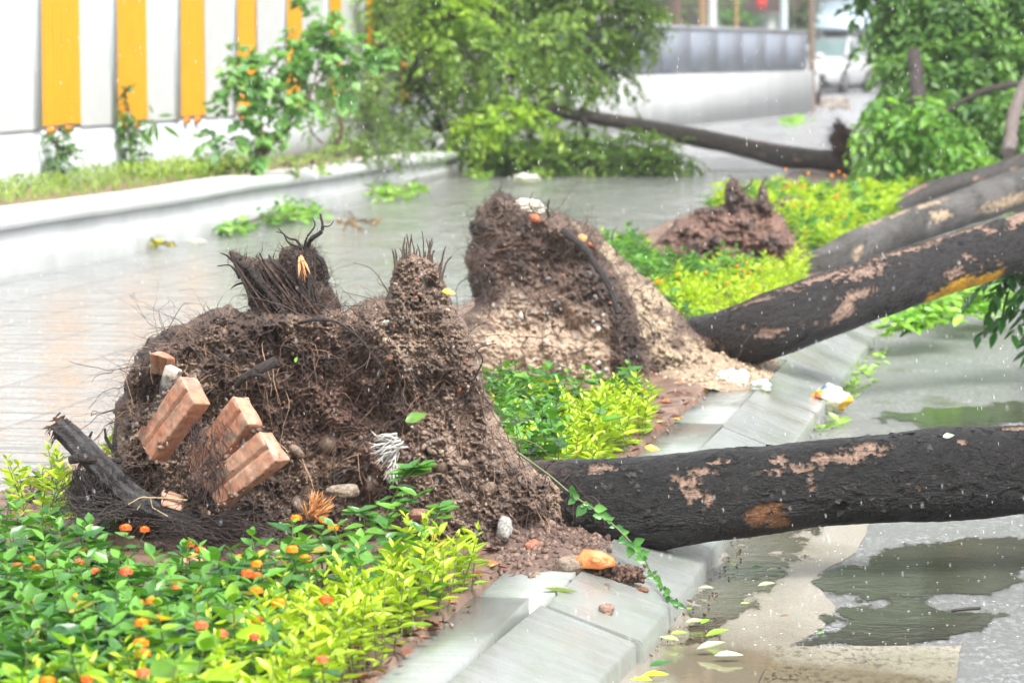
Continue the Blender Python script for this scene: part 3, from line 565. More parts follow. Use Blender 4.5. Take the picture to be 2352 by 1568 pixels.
mbE = MB(); mbh = MB(); k = np.random.default_rng(55); st = P(k.uniform(430, 520, 170), k.uniform(960, 1100, 170), k.uniform(7.15, 7.2, 170)); tubes(mbh, walk(st, np.tile([.2, -.1, -1.], (170, 1)) + k.normal(0, .35, (170, 3)), k.uniform(.03, .11, 170), 8, .3, .2, 15), .0006, 3, (.05, .03, .028)); hairs(mbh, SA, 9000, (.012, .12), .00038, seed=71, outw=.6, colA=(.022, .016, .014), colB=(.20, .12, .085), curl=.55); hairs(mbh, S2, 2200, (.015, .06), .0004, seed=72, outw=.5); hairs(mbh, S3, 1000, (.01, .06), .0004, seed=73)
hairs(mbh, SA, 1500, (.06, .26), .0008, seed=74, outw=.5, grav=.12, curl=.3, n=10)
hairs(mbh, SA, 260, (.06, .22), .0009, colA=(.25, .14, .08), colB=(.36, .24, .16), seed=75, outw=.5, grav=.3, curl=.22, n=10)
for S_, nn, sd_ in ((SA, 700, 76), (S2, 500, 77)): hairs(mbh, S_, nn, (.02, .07), .0005, seed=sd_, outw=1.5, grav=-.15, curl=.3, mask=(lambda x, y: (y < 800) | (x < 320)))
# hanging dark tangle under the broken root
k = np.random.default_rng(9)
st = P(k.uniform(165, 300, 900), k.uniform(1075, 1130, 900), k.uniform(7.25, 7.5, 900)); tubes(mbh, walk(st, np.tile([0, 0, -1.], (900, 1)) + k.normal(0, .5, (900, 3)), k.uniform(.02, .11, 900), 7, .5, .35, 12), .0008, 3, (.022, .016, .015))
st = P(k.uniform(330, 560, 160), k.uniform(1180, 1250, 160), k.uniform(7.1, 7.2, 160)); tubes(mbh, walk(st, np.tile([1, -.2, .15], (160, 1)) + k.normal(0, .25, (160, 3)), k.uniform(.05, .18, 160), 8, .18, .05, 13), .0009, 3, (.03, .022, .02))
st = P(k.uniform(200, 340, 90), k.uniform(1150, 1200, 90), k.uniform(7.1, 7.3, 90)); tubes(mbh, walk(st, np.tile([-1, -.3, .15], (90, 1)) + k.normal(0, .3, (90, 3)), k.uniform(.05, .15, 90), 8, .25, .02, 14), .0009, 3, (.03, .022, .02))
tag(mbh.build('root_hairs', M['root'], TA), kind='stuff')
def rootp(pts, r0, r1, parent, col=(.035, .028, .026), name='root', seed=0, sides=10, n=26, kink=.004, mat_='bark'):
    mb = MB(); p = spline([P(*q) for q in pts], n); p = p + fbm(p, 22, 2, seed)[:, None] * kink * np.array([1, .3, 1]); r_ = np.linspace(r0, r1, n) * (1 + .2 * vn(p * 60, seed)); tubes(mb, p[None], r_[None], sides, np.array([col]), cap=True)
    v = mb.v[0].reshape(-1, 3); mb.v[0] = v + fbm(v, 90, 2, seed)[:, None] * r0 * .22
    return mb.build(name, M[mat_], parent, True)
for (xa, ya, xb, yb, dd) in ((340, 1055, 455, 920, 7.22), (444, 1103, 576, 969, 7.21), (494, 1172, 639, 1051, 7.14), (304, 1001, 412, 862, 7.25), (420, 1073, 534, 908, 7.24), (455, 1110, 600, 985, 7.16)):
    k = np.random.default_rng(int(xa)); n = 60; t = k.uniform(-.05, 1.05, n); rocks(mbE, P(xa + (xb - xa) * t + k.normal(0, 5, n), ya + (yb - ya) * t + k.normal(0, 5, n), dd + k.normal(.008, .012, n)), k.uniform(.03, .095, n) ** 2, np.array([.14, .095, .07]) * k.uniform(.5, 1.6, (n, 1)), int(ya))
tag(mbE.build('clinging_soil', M['soil'], TA), kind='stuff')
# the thick broken root at the left
mb = MB(); p = spline([P(138, 978, 7.35), P(185, 1025, 7.33), P(250, 1090, 7.3), P(310, 1145, 7.25), P(370, 1175, 7.22), P(450, 1200, 7.22)], 80); r_ = np.interp(np.linspace(0, 1, 80), [0, .15, .5, .8, 1], [.023, .026, .027, .024, .014])
tubes(mb, p[None], r_[None], 40, np.array([(.035, .033, .034)])); v = mb.v[0]; rel = fbm(v * np.array([1, 1, 1]), 35, 4, 3); lon = np.sin(np.tile(np.arange(40) / 40 * 2 * math.pi, 80) * 7 + 2 * fbm(v, 15, 2, 4)); mb.v[0] = v + unit(v - np.repeat(p, 40, 0)) * (rel * .004 + lon * .0022)[:, None]; mb.c[0] = np.clip(np.array([.05, .047, .048]) * (1 + .8 * lon[:, None] * .5 + rel[:, None]), .008, .3)
e = p[0]; k = np.random.default_rng(4); N = 60; st = e + k.normal(0, .012, (N, 3)); tubes(mb, walk(st, np.tile([-.8, -.1, -.5], (N, 1)) + k.normal(0, .35, (N, 3)), k.uniform(.008, .035, N), 4, .2, .1, 5), np.array([.0022, .0018, .0012, .0004]), 4, (.10, .065, .045)); rocks(mb, (e + np.array([.004, 0, -.002]))[None], [.022], [(.09, .06, .045)], 3, 1, True)
mb.build('broken_root', M['bark'], TA, True)
rootp([(160, 1058, 7.3), (190, 1052, 7.29), (225, 1058, 7.3)], .010, .012, TA, seed=1); rootp([(185, 1065, 7.29), (180, 1085, 7.29), (196, 1110, 7.29), (190, 1140, 7.3)], .004, .002, TA, seed=2)
for i, q in enumerate([[(270, 1050, 7.45), (262, 1010, 7.45), (268, 975, 7.46)], [(262, 1040, 7.45), (248, 1015, 7.45), (240, 985, 7.44)], [(280, 1060, 7.4), (240, 1050, 7.4), (205, 1020, 7.38), (212, 990, 7.38)]]): rootp(q, .006, .0025, TA, seed=10 + i)
# roots on the spires
for i, (q, a, b_) in enumerate([
    ([(700, 575, 7.68), (716, 548, 7.66), (738, 532, 7.65), (742, 512, 7.65), (735, 492, 7.66)], .007, .0025),
    ([(694, 572, 7.66), (680, 552, 7.66), (660, 545, 7.66), (640, 522, 7.66)], .004, .0012), ([(690, 570, 7.66), (664, 560, 7.65), (650, 540, 7.65), (632, 535, 7.65)], .003, .001),
    ([(700, 566, 7.66), (705, 545, 7.65), (722, 520, 7.66), (716, 502, 7.66)], .003, .001), ([(740, 520, 7.65), (756, 520, 7.65), (768, 505, 7.65)], .002, .0007),
    ([(722, 585, 7.66), (742, 600, 7.66), (752, 640, 7.66)], .004, .007), ([(700, 590, 7.64), (690, 620, 7.64), (688, 660, 7.64)], .006, .009),
    ([(560, 640, 7.66), (548, 600, 7.66), (532, 582, 7.66)], .006, .003), ([(545, 610, 7.66), (520, 590, 7.65), (505, 583, 7.65)], .003, .001), ([(550, 640, 7.66), (528, 612, 7.65), (498, 612, 7.64)], .003, .001),
    ([(560, 650, 7.66), (542, 655, 7.65), (528, 665, 7.65)], .003, .001), ([(570, 615, 7.62), (620, 680, 7.60), (668, 740, 7.56)], .008, .004), ([(550, 600, 7.63), (600, 650, 7.62), (650, 690, 7.6)], .005, .003), ([(640, 610, 7.62), (700, 680, 7.6), (740, 720, 7.58)], .005, .003),
    ([(532, 900, 7.30), (560, 868, 7.27), (600, 845, 7.27), (630, 832, 7.30)], .006, .012), ([(575, 860, 7.26), (600, 862, 7.26), (625, 880, 7.27)], .005, .002), ([(495, 800, 7.42), (530, 828, 7.40), (545, 805, 7.40), (580, 812, 7.42)], .004, .002),
    ([(1085, 880, 7.45), (1108, 830, 7.42), (1098, 800, 7.42), (1140, 790, 7.42)], .002, .001), ([(690, 740, 7.40), (760, 735, 7.36), (830, 780, 7.34), (880, 850, 7.34)], .004, .002), ([(850, 1000, 7.28), (800, 1040, 7.26), (760, 1090, 7.26)], .002, .001),
    ([(350, 1150, 7.22), (400, 1120, 7.2), (450, 1130, 7.2), (480, 1160, 7.2)], .003, .002), ([(820, 1040, 7.22), (825, 1080, 7.2), (835, 1110, 7.2)], .0012, .001), ([(1050, 960, 7.3), (1060, 1030, 7.28), (1062, 1060, 7.28)], .0015, .001)]):
    rootp(q, a, b_, TA, col=(.26, .16, .10) if i in (6, 21) else ((.20, .13, .09) if i == 22 else (.035, .027, .025)), seed=20 + i)
k = np.random.default_rng(22)
for i in range(26):
    t = i / 25 + k.normal(0, .03); x0, y0 = 540 + 110 * t + k.normal(0, 5), 590 + k.uniform(-8, 30); x1, y1 = 640 + 135 * t + k.normal(0, 8), 745 + k.normal(0, 14)
    rootp([(x0, y0, 7.63), ((x0 + x1) / 2 + k.normal(0, 4), (y0 + y1) / 2, 7.605), (x1, y1, 7.57)], k.uniform(.0012, .0038), k.uniform(.001, .0025), TA, col=[(.035, .026, .024), (.06, .042, .036), (.10, .065, .05)][i % 3], seed=90 + i, sides=6, n=14, kink=.004)
for i in range(9): x0 = k.uniform(665, 735); rootp([(x0, 575, 7.63), (x0 + k.normal(4, 4), 640, 7.61), (x0 + k.uniform(5, 35), 720, 7.58)], k.uniform(.002, .005), .002, TA, col=(.04, .03, .027), seed=130 + i, sides=6, n=14, kink=.004)
k = np.random.default_rng(21)
for i in range(24):
    x = k.uniform(908, 1014); y0 = 605 if x < 1000 else 625; ln = k.uniform(25, 76); t = k.normal(0, 10) + (x - 955) * .15
    rootp([(x, y0 + 24, 7.52), (x + t * .4, y0 - ln * .5, 7.54), (x + t, y0 - ln, 7.54)], k.uniform(.0016, .0045), .0010, TA, col=(.09, .062, .048), seed=60 + i, sides=7, n=10, kink=.002)
# trunk 1
def xA(p, ax, a, xx, c, dsp, fine):
    deg = (180 - np.degrees(a)) % 360
    for (x0, a0, rp, ww) in ((2137, 175, 34, 9), (1902, 205, 20, 8)):
        da = ((deg - a0 + 180) % 360 - 180) * 1.9; rr = np.hypot(xx - x0, da) + 6 * fine; dsp = dsp + .006 * np.clip(.6 + 2.5 * fbm(p, 30, 2, 5), 0, 1.4) * np.exp(-((rr - rp) / ww) ** 2) - .008 * np.exp(-(rr / (rp * .6)) ** 2)
    o = np.clip((1 - np.hypot((xx - 1735) / 45, ((deg - 205 + 180) % 360 - 180) / 17) - .6 * fine) * 8, 0, 1); o2 = np.clip((1 - np.hypot((xx - 1768) / 30, ((deg - 222 + 180) % 360 - 180) / 12) - .6 * fine) * 8, 0, 1); o = np.maximum(o, o2)
    c = cmix(c, (.20, .095, .045), o); dsp = dsp - .004 * o
    g = np.clip(1 - (xx - 1180) / 150 + fine * .8, 0, 1); c = cmix(c, (.12, .08, .06), g * .75)
    return c, dsp
profA = [(1040, 1080, 1215, 7.75), (1130, 1070, 1225, 7.70), (1220, 1058, 1238, 7.64), (1300, 1055, 1250, 7.58), (1400, 1056, 1258, 7.55), (1500, 1047, 1256, 7.55), (1650, 1030, 1240, 7.58), (1800, 1018, 1222, 7.60), (1950, 1006, 1206, 7.63), (2050, 998, 1198, 7.65), (2150, 985, 1192, 7.67), (2250, 978, 1186, 7.69), (2352, 972, 1172, 7.71), (2500, 965, 1160, 7.74), (2800, 950, 1135, 7.8), (3200, 930, 1105, 7.9)]
mb = MB(); TAr = trunk(mb, profA, 260, 620, bark(5, thr=.62, patches=[(1558, 150, 26, 11), (1568, 166, 20, 11), (1600, 138, 30, 5), (1645, 124, 24, 6), (1780, 132, 20, 9), (1800, 148, 46, 7), (1838, 166, 9, 13), (1920, 138, 50, 8), (1975, 128, 40, 10), (2190, 130, 10, 5), (1385, 118, 30, 9), (2330, 100, 26, 8), (1602, 178, 9, 6)], extra=xA, plates=.0045), 5)
mb.build('trunk', M['bark'], TA, True)
ring, nr_, _, _ = TAr; k = np.random.default_rng(17); mb = MB(); N = 520; ii = k.integers(60, 560, N); jj = (k.normal(20, 42, N)).astype(int) % 260; q = ring[ii, jj]; nn = nr_[ii, jj]; dd = np.stack([k.normal(0, 1, N), k.normal(0, .2, N), k.normal(0, .6, N)], -1); dd = unit(dd - nn * (dd * nn).sum(-1, keepdims=True)) + nn * k.uniform(.05, .35, (N, 1))
leaves(mb, q - nn * .0015, dd, nn, k.uniform(.006, .022, N), k.uniform(.6, 1.2, N), np.array([.018, .016, .015]) * k.uniform(.6, 3.2, (N, 1)), 'small'); tag(mb.build('bark_flakes', M['bark'], TA), kind='stuff')

# --- tree 2
TB = thing('fallen_tree', G(1600, 880), 'second fallen tree, sandy root ball, thick trunk with brown and yellow patches', 'tree', 'uprooted street trees')
mb = MB()
polyB = [(1075, 510), (1100, 478), (1128, 446), (1145, 430), (1165, 447), (1195, 460), (1230, 476), (1262, 492), (1290, 484), (1312, 500), (1345, 506), (1382, 532), (1402, 562), (1440, 592), (1490, 642), (1530, 682), (1562, 718), (1600, 762), (1640, 812), (1700, 858), (1690, 885), (1600, 900), (1500, 915), (1300, 920), (1150, 910), (1060, 900), (1040, 860), (1050, 800), (1062, 740), (1088, 690), (1070, 640), (1065, 590), (1080, 545)]
def bB(X, Y):
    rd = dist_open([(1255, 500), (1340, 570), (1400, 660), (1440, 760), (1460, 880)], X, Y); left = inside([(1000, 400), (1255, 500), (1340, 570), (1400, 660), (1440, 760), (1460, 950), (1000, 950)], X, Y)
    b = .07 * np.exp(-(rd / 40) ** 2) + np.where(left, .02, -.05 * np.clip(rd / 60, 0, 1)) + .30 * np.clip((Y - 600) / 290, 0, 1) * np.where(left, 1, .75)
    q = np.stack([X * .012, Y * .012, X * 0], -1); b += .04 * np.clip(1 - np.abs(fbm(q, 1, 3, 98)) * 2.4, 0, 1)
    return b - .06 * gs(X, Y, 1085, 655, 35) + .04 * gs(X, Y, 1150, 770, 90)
def cB(X, Y, n1, n2, n3):
    c = np.zeros(X.shape + (3,)) + np.array((.12, .08, .06)); c = cmix(c, DARK, n1 * 2 + .1 * (Y < 640)); left = X < 1440
    sand = np.clip((Y - 675 - .22 * np.abs(X - 1180) + 60 * n1) / 60, 0, 1) * (X < 1400); c = cmix(c, (.40, .30, .215), sand * .97); c = cmix(c, (.22, .15, .11), .6 * gs(X, Y, 1290, 680, 70))
    rg = inside([(1300, 500), (1400, 600), (1460, 700), (1490, 900), (1720, 900), (1700, 860), (1500, 640), (1400, 560)], X, Y); c = np.where(rg[..., None], cmix(c, (.36, .28, .19), .55 + n1 * 2.4), c)
    c = cmix(c, DARK, .85 * np.exp(-(dist_open([(1330, 565), (1400, 660), (1440, 760), (1455, 850)], X, Y) / 26) ** 2) + .7 * gs(X, Y, 1085, 660, 32)); return c * (1 + .45 * n3[..., None] * (1 - .6 * np.clip(sand, 0, 1)[..., None]))  # dark dab at the left undercut puts its shade into the soil colour
SB = lump(mb, polyB, 11.55, .22, .3, 110, bB, cB, 3.0, 14, .05, 81, 1500, (.0025, .009), cm=lambda x, y: (y < 690) | (x > 1400) | ((x * 7.3 + y * 3.1) % 1 < .12))
scatter(SB, 40, (.004, .014), [(.48, .47, .44), (.40, .40, .40), (.33, .34, .36), (.5, .47, .4)], 82, lambda x, y: ((x > 1120) & (x < 1400) & (y > 640) & (y < 860)), mb)
scatter(SB, 90, (.003, .009), [(.42, .34, .25), (.40, .30, .22), (.36, .16, .09)], 83, None, mb)
scatter(SB, 4, (.02, .03), [(.50, .30, .12), (.5, .14, .07)], 84, lambda x, y: (x > 1200) & (x < 1420) & (y < 600) & (y > 500), mb)
heap(mb, 1450, 1790, 800, 905, .10, (.30, .225, .155), 62, 1800)
mb.build('root_ball', M['soil'], TB)
mbh = MB(); hairs(mbh, SB, 2200, (.02, .12), .0006, seed=85, outw=.7, mask=lambda x, y: (y < 700) | (x > 1400)); hairs(mbh, SB, 600, (.03, .1), .0007, seed=86, outw=1.5, grav=-.1, curl=.3, mask=lambda x, y: (y < 620)); hairs(mbh, SB, 160, (.1, .4), .0016, seed=87, outw=.4, grav=.1, n=10)
tag(mbh.build('root_hairs', M['root'], TB), kind='stuff')
rootp([(1262, 500, 11.2), (1258, 480, 11.2), (1262, 458, 11.2)], .006, .003, TB, seed=3); rootp([(1290, 530, 11.05), (1340, 570, 11.0), (1390, 640, 10.95), (1420, 720, 10.9)], .012, .010, TB, seed=4); rootp([(1420, 590, 11.2), (1405, 545, 11.2), (1418, 520, 11.2)], .002, .001, TB, seed=5); rootp([(1230, 490, 11.2), (1215, 465, 11.2), (1225, 440, 11.2)], .002, .001, TB, seed=6)
def xB(p, ax, a, xx, c, dsp, fine):
    deg = (180 - np.degrees(a)) % 360; y = np.clip((1 - np.abs((deg - 232 + 6 * np.sin(xx * .05)) / 26) + .9 * fine) * 6, 0, 1) * np.clip((xx - 2085) / 12, 0, 1) * np.clip((2270 - xx) / 12, 0, 1) * np.clip(1.5 - .9 * np.abs(np.sin(xx * .045)), 0, 1)
    return cmix(c, (.62, .33, .02), y * 1.2), dsp
profB = [(1480, 760, 880, 11.85), (1560, 738, 868, 11.75), (1640, 712, 858, 11.62), (1720, 682, 842, 11.5), (1800, 655, 812, 11.45), (1900, 620, 778, 11.5), (2000, 590, 742, 11.6), (2100, 560, 706, 11.7), (2200, 532, 672, 11.8), (2300, 500, 640, 11.9), (2400, 470, 612, 12), (2600, 410, 545, 12.2), (2900, 320, 440, 12.5)]
mb = MB(); trunk(mb, profB, 180, 420, bark(15, darkc=(.022, .020, .020), tanc=(.26, .175, .135), thr=.40, patches=[(1750, 120, 45, 8), (1870, 108, 70, 11), (1960, 125, 50, 15), (2080, 105, 70, 9), (2200, 95, 70, 8), (1930, 165, 30, 8)], extra=xB, plates=.006), 15); mb.build('trunk', M['bark'], TB, True)
# --- tree 3
TC = thing('fallen_tree', G(1700, 640), 'third fallen tree, reddish root ball with a smooth pale grey trunk', 'tree', 'uprooted street trees')
mb = MB()
polyC = [(1470, 590), (1490, 560), (1530, 530), (1556, 505), (1580, 500), (1600, 478), (1640, 470), (1662, 462), (1664, 432), (1676, 408), (1700, 410), (1716, 440), (1732, 452), (1742, 430), (1757, 418), (1768, 452), (1780, 480), (1806, 505), (1826, 545), (1852, 605), (1858, 670), (1700, 690), (1550, 670), (1470, 640)]
def cC(X, Y, n1, n2, n3): c = np.zeros(X.shape + (3,)) + np.array((.165, .092, .066)); c = cmix(c, (.05, .032, .026), n1 * 2.8); c = cmix(c, (.05, .035, .03), .8 * (Y < 490)); return cmix(c, (.35, .25, .2), n3 - .1)
SC_ = lump(mb, polyC, 16.7, .25, .3, 80, lambda X, Y: .25 * np.clip((Y - 500) / 150, 0, 1) + .1 * gs(X, Y, 1640, 560, 60) + .09 * np.clip(1 - np.abs(fbm(np.stack([X * .03, Y * .03, X * 0], -1), 1, 3, 97)) * 2.5, 0, 1), cC, 3, 14, .11, 91, 900, (.004, .022))
scatter(SC_, 3, (.04, .05), [(.55, .5, .45)], 92, lambda x, y: (x < 1640) & (y < 510), mb); mb.build('root_ball', M['soil'], TC)
mbh = MB(); hairs(mbh, SC_, 900, (.03, .2), .001, seed=93, outw=1.); tag(mbh.build('root_hairs', M['root'], TC), kind='stuff')
for i, q in enumerate([[(1680, 460, 16.4), (1690, 420, 16.4), (1672, 400, 16.4)], [(1740, 470, 16.4), (1748, 430, 16.4), (1762, 405, 16.4)], [(1700, 440, 16.4), (1722, 425, 16.4), (1728, 410, 16.4)]]): rootp(q, .007, .003, TC, seed=i, col=(.06, .045, .035))
profC = [(1830, 592, 680, 16.6), (1900, 560, 650, 16.6), (2000, 512, 602, 16.8), (2100, 474, 562, 17), (2200, 438, 526, 17.3), (2300, 402, 494, 17.6), (2400, 368, 462, 18), (2700, 262, 350, 19)]
mb = MB(); trunk(mb, profC, 110, 260, bark(25, darkc=(.06, .056, .052), tanc=(.40, .30, .20), thr=.46, patches=[(2130, 105, 28, 10), (2130, 160, 20, 16), (2065, 100, 20, 7), (2280, 190, 50, 16), (2010, 95, 22, 8)], greyc=(.105, .10, .095), gthr=.1, plates=.003), 25); mb.build('trunk', M['bark'], TC, True)
# --- tree 4
TD = thing('fallen_tree', G(1900, 505), 'fourth fallen tree, low brown root mound and a slim dark trunk behind the grey one', 'tree', 'uprooted street trees')
mb = MB(); SD_ = lump(mb, [(1765, 470), (1800, 448), (1840, 452), (1890, 488), (1900, 525), (1780, 525)], 21.5, .2, .2, 30, lambda X, Y: .1 * (Y > 480), cC, 3, 8, .05, 94, 500, (.01, .03)); mb.build('root_ball', M['soil'], TD)
profD = [(1880, 490, 540, 21.6), (1960, 478, 524, 21.8), (2040, 462, 512, 22), (2100, 430, 480, 22.2), (2170, 405, 452, 22.4), (2250, 386, 432, 22.7), (2352, 350, 400, 23), (2600, 250, 300, 24)]
mb = MB(); trunk(mb, profD, 60, 200, bark(35, darkc=(.05, .045, .042), thr=.36, patches=[(2100, 110, 25, 14)]), 35); mb.build('trunk', M['bark'], TD, True)
# --- tree 5 (across the road, fallen the other way) with its crown
TE = thing('fallen_tree', G(1940, 405), 'far fallen tree lying across the flooded path with its big leafy crown', 'tree', 'uprooted street trees')
mb = MB(); SE_ = lump(mb, [(1902, 312), (1915, 284), (1945, 288), (1966, 302), (1978, 340), (1990, 372), (1984, 400), (1960, 412), (1930, 402), (1920, 372), (1906, 340)], 30, .15, .15, 25, lambda X, Y: 0 * X, lambda X, Y, n1, n2, n3: cmix(np.zeros(X.shape + (3,)) + np.array((.15, .09, .07)), DARK, n1 * 2.5), 2.5, 14, .05, 95, 700, (.008, .03)); mb.build('root_ball', M['soil'], TE)
mbh = MB(); hairs(mbh, SE_, 700, (.04, .22), .0018, seed=96, outw=1.2, grav=0); tag(mbh.build('root_hairs', M['root'], TE), kind='stuff')
rootp([(1945, 300, 29.8), (1932, 285, 29.8), (1920, 270, 29.8)], .02, .008, TE)
profE = [(1960, 345, 400, 30.2), (1880, 342, 392, 30.4), (1800, 332, 386, 30.6), (1720, 318, 366, 30.8), (1640, 302, 346, 31), (1550, 286, 326, 31.2), (1450, 268, 302, 31.4), (1350, 254, 284, 31.5), (1250, 238, 264, 31.6), (1160, 222, 244, 31.8), (1080, 200, 216, 32)]
mb = MB(); trunk(mb, profE[::-1], 48, 220, bark(45, darkc=(.065, .055, .05), tanc=(.33, .22, .17), thr=.42, patches=[(1780, 100, 40, 12), (1720, 100, 30, 10)]), 45); mb.build('trunk', M['bark'], TE, True)

# ------------------------------------------------------------------ foliage
def crown(mb, blobs, per, leafs=9, size=(.05, .09), wid=.42, cols=((.12, .26, .03), (.05, .13, .02)), seed=0, thick=.9, droop=.5, spread=.16, kind='small', twmb=None, twc=(.04, .03, .025), top=None):
    """leaf sprays: twigs carrying leaflets, gathered in clumps inside each blob (x, y, radius px, depth)"""
    k = np.random.default_rng(seed); PP, DD, UU, SS, CC = [], [], [], [], []; tw = []
    for (bx, by, br, bd) in blobs:
        c = P(bx, by, bd); rm = br * bd / F; n = max(4, int(per * (br / 80) ** 2))
        d = unit(k.normal(size=(n, 3))); rad = rm * k.uniform(.25, 1.0, n) ** .6; q = c + d * rad[:, None] * np.array([1, thick, 1])
        tone = k.uniform(0, 1, n)
        for j in range(n):
            if q[j, 2] < .02: q[j, 2] = .02 + abs(k.normal(0, .03))
            ax = unit(d[j] * .8 + k.normal(0, .5, 3) + np.array([0, 0, .1])); L = spread * k.uniform(.6, 1.3); m = leafs
            t = np.linspace(.1, 1, m); pos = q[j] + ax * (t * L)[:, None] + np.array([0, 0, -1]) * (droop * L * t ** 2)[:, None]
            sd_ = unit(np.cross(ax, [0, 0, 1]) + 1e-6); sg = np.where(np.arange(m) % 2, 1, -1)[:, None]
            dr = unit(sd_ * sg * .9 + ax * .5 + np.array([0, 0, -.45]) * droop * 1.6 + k.normal(0, .22, (m, 3))); PP.append(pos); DD.append(dr); UU.append(np.tile([0, 0, 1.], (m, 1)) + k.normal(0, .35, (m, 3))); SS.append(k.uniform(*size, m))
            tt = np.clip(tone[j] + k.normal(0, .15, m), 0, 1)[:, None]; CC.append(np.array(cols[0]) * tt + np.array(cols[1]) * (1 - tt))
            tw.append(np.array([q[j], q[j] + ax * L * .5 + np.array([0, 0, -.12 * L * droop]), q[j] + ax * L + np.array([0, 0, -droop * L])]))
        if twmb is not None:
            m = max(3, n // 12); e = q[k.integers(0, n, m)]; mid = (e + c) / 2 + k.normal(0, rm * .15, (m, 3)); tubes(twmb, np.stack([np.tile(c, (m, 1)), mid, e], 1), np.array([.012, .007, .003]) * (bd / 30) ** .5, 5, twc)
    leaves(mb, np.concatenate(PP), np.concatenate(DD), np.concatenate(UU), np.concatenate(SS), wid, np.concatenate(CC), kind)
    if twmb is not None: tubes(twmb, np.array(tw), np.array([.003, .002, .001]), 3, twc)
def br(pts, r0, r1, parent, seed=0, col=(.045, .036, .03)): return rootp(pts, r0, r1, parent, col, 'branch', seed, 8, 20, .02)
blE = [(890, 60, 90, 32), (985, 40, 110, 32), (1110, 60, 105, 32.3), (1230, 60, 115, 32), (1350, 70, 110, 32), (1440, 20, 90, 32), (930, 170, 80, 31.6), (1040, 190, 100, 31.6), (1180, 180, 100, 32), (1300, 190, 95, 31.8), (1400, 150, 65, 32), (1010, 290, 70, 31.4), (1110, 310, 70, 31), (1220, 320, 70, 31), (1320, 345, 52, 31), (1410, 352, 48, 31), (1480, 360, 50, 31), (1545, 368, 40, 31), (1440, 340, 44, 31), (1510, 345, 40, 31), (1380, 365, 44, 30.8), (1300, 350, 50, 30.8), (1160, 372, 36, 30.4), (1250, 372, 36, 30.4), (1350, 375, 30, 30.4), (1000, -80, 120, 32), (1180, -90, 130, 32), (1360, -90, 120, 32), (880, 250, 40, 31.6), (1480, 60, 50, 32), (1080, 130, 90, 30.8), (1270, 110, 80, 30.8), (940, -10, 100, 31)]
mb = MB(); tw = MB()
crown(mb, [(1100 + 40 * i, 372 + (i % 2) * 6, 26, 30.6) for i in range(12)] + [(1120 + 45 * i, 345, 26, 30.8) for i in range(10)] + [(1090, 330, 40, 31), (1150, 350, 34, 30.9)], 420, 8, (.035, .06), .5, ((.26, .42, .09), (.07, .15, .04)), 103, .8, .4, .12, 'small', tw)
crown(mb, blE, 95, 9, (.05, .09), .5, ((.36, .54, .11), (.10, .20, .05)), 101, .8, .6, .2, 'small', tw)
crown(mb, [(1180, 265, 34, 30.2), (1110, 285, 26, 30.2), (1080, 300, 20, 30.2), (1230, 270, 26, 30.2), (1050, 20, 60, 31), (1000, 60, 50, 31)], 150, 9, (.06, .10), .5, ((.42, .60, .06), (.22, .40, .05)), 102, .8, .5, .2, 'small', tw)
mb.build('crown', M['farleaf'], TE); tag(tw.build('twigs', M['bark'], TE), kind='stuff')
for i, q in enumerate([[(1160, 232, 31.8), (1145, 180, 31.8), (1060, 120, 31.9), (1000, 40, 32)], [(1330, 262, 31.5), (1360, 200, 31.6), (1330, 90, 31.8), (1320, -20, 32)], [(1240, 245, 31.6), (1260, 160, 31.6), (1230, 80, 31.8), (1170, 10, 32)], [(1340, 275, 31.4), (1345, 320, 31), (1290, 355, 30.8), (1200, 345, 30.6), (1150, 350, 30.5)], [(1140, 230, 31.8), (1120, 280, 31.4), (1070, 320, 31)], [(1080, 205, 32), (980, 210, 31.8), (900, 190, 31.8)]]): br(q, .035, .01, TE, i)

# tree standing / leaning at the right edge with drooping dark foliage
TF = thing('leafy_tree', P(2330, 360, 26), 'big drooping green tree crown filling the upper right, behind the trunks', 'tree')
blF = [(2085, 60, 52, 27), (2130, 30, 75, 27), (2180, 60, 110, 27), (2300, 60, 110, 27), (2105, 170, 42, 26.5), (2130, 170, 90, 26.5), (2240, 190, 100, 26.5), (2350, 190, 100, 26.5), (2075, 280, 45, 26), (2120, 290, 80, 25.5), (2220, 310, 80, 25.5), (2330, 300, 80, 25.5), (2085, 380, 45, 25), (2150, 390, 55, 25), (2230, 380, 40, 25), (2400, 100, 120, 27), (2420, 300, 110, 26), (2500, 0, 150, 27), (2030, 5, 28, 27), (2055, 335, 28, 25.5), (2120, -80, 120, 28), (2300, -100, 140, 28), (2480, -180, 150, 28)]
mb = MB(); tw = MB()
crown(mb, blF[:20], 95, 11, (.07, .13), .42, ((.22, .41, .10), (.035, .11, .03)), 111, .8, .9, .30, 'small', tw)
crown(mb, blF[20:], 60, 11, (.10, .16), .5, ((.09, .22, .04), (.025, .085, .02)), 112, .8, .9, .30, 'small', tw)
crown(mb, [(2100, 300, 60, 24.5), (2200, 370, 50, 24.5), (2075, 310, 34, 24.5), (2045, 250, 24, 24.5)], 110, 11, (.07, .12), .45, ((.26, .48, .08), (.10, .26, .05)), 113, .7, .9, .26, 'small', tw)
mb.build('crown', M['farleaf'], TF); tag(tw.build('twigs', M['bark'], TF), kind='stuff')
br([(2318, 352, 23.2), (2322, 300, 23.4), (2335, 240, 23.6), (2362, 180, 23.8), (2400, 60, 24)], .05, .04, TF, 3, (.16, .13, .12)); br([(2106, 240, 25), (2104, 180, 25.2), (2102, 120, 25.4)], .06, .05, TF, 4, (.05, .04, .038)); br([(2352, 195, 25), (2270, 205, 25), (2200, 240, 25), (2140, 280, 25)], .03, .015, TF, 5)
br([(2420, 500, 27), (2400, 200, 27), (2430, -60, 28)], .14, .07, TF, 6)

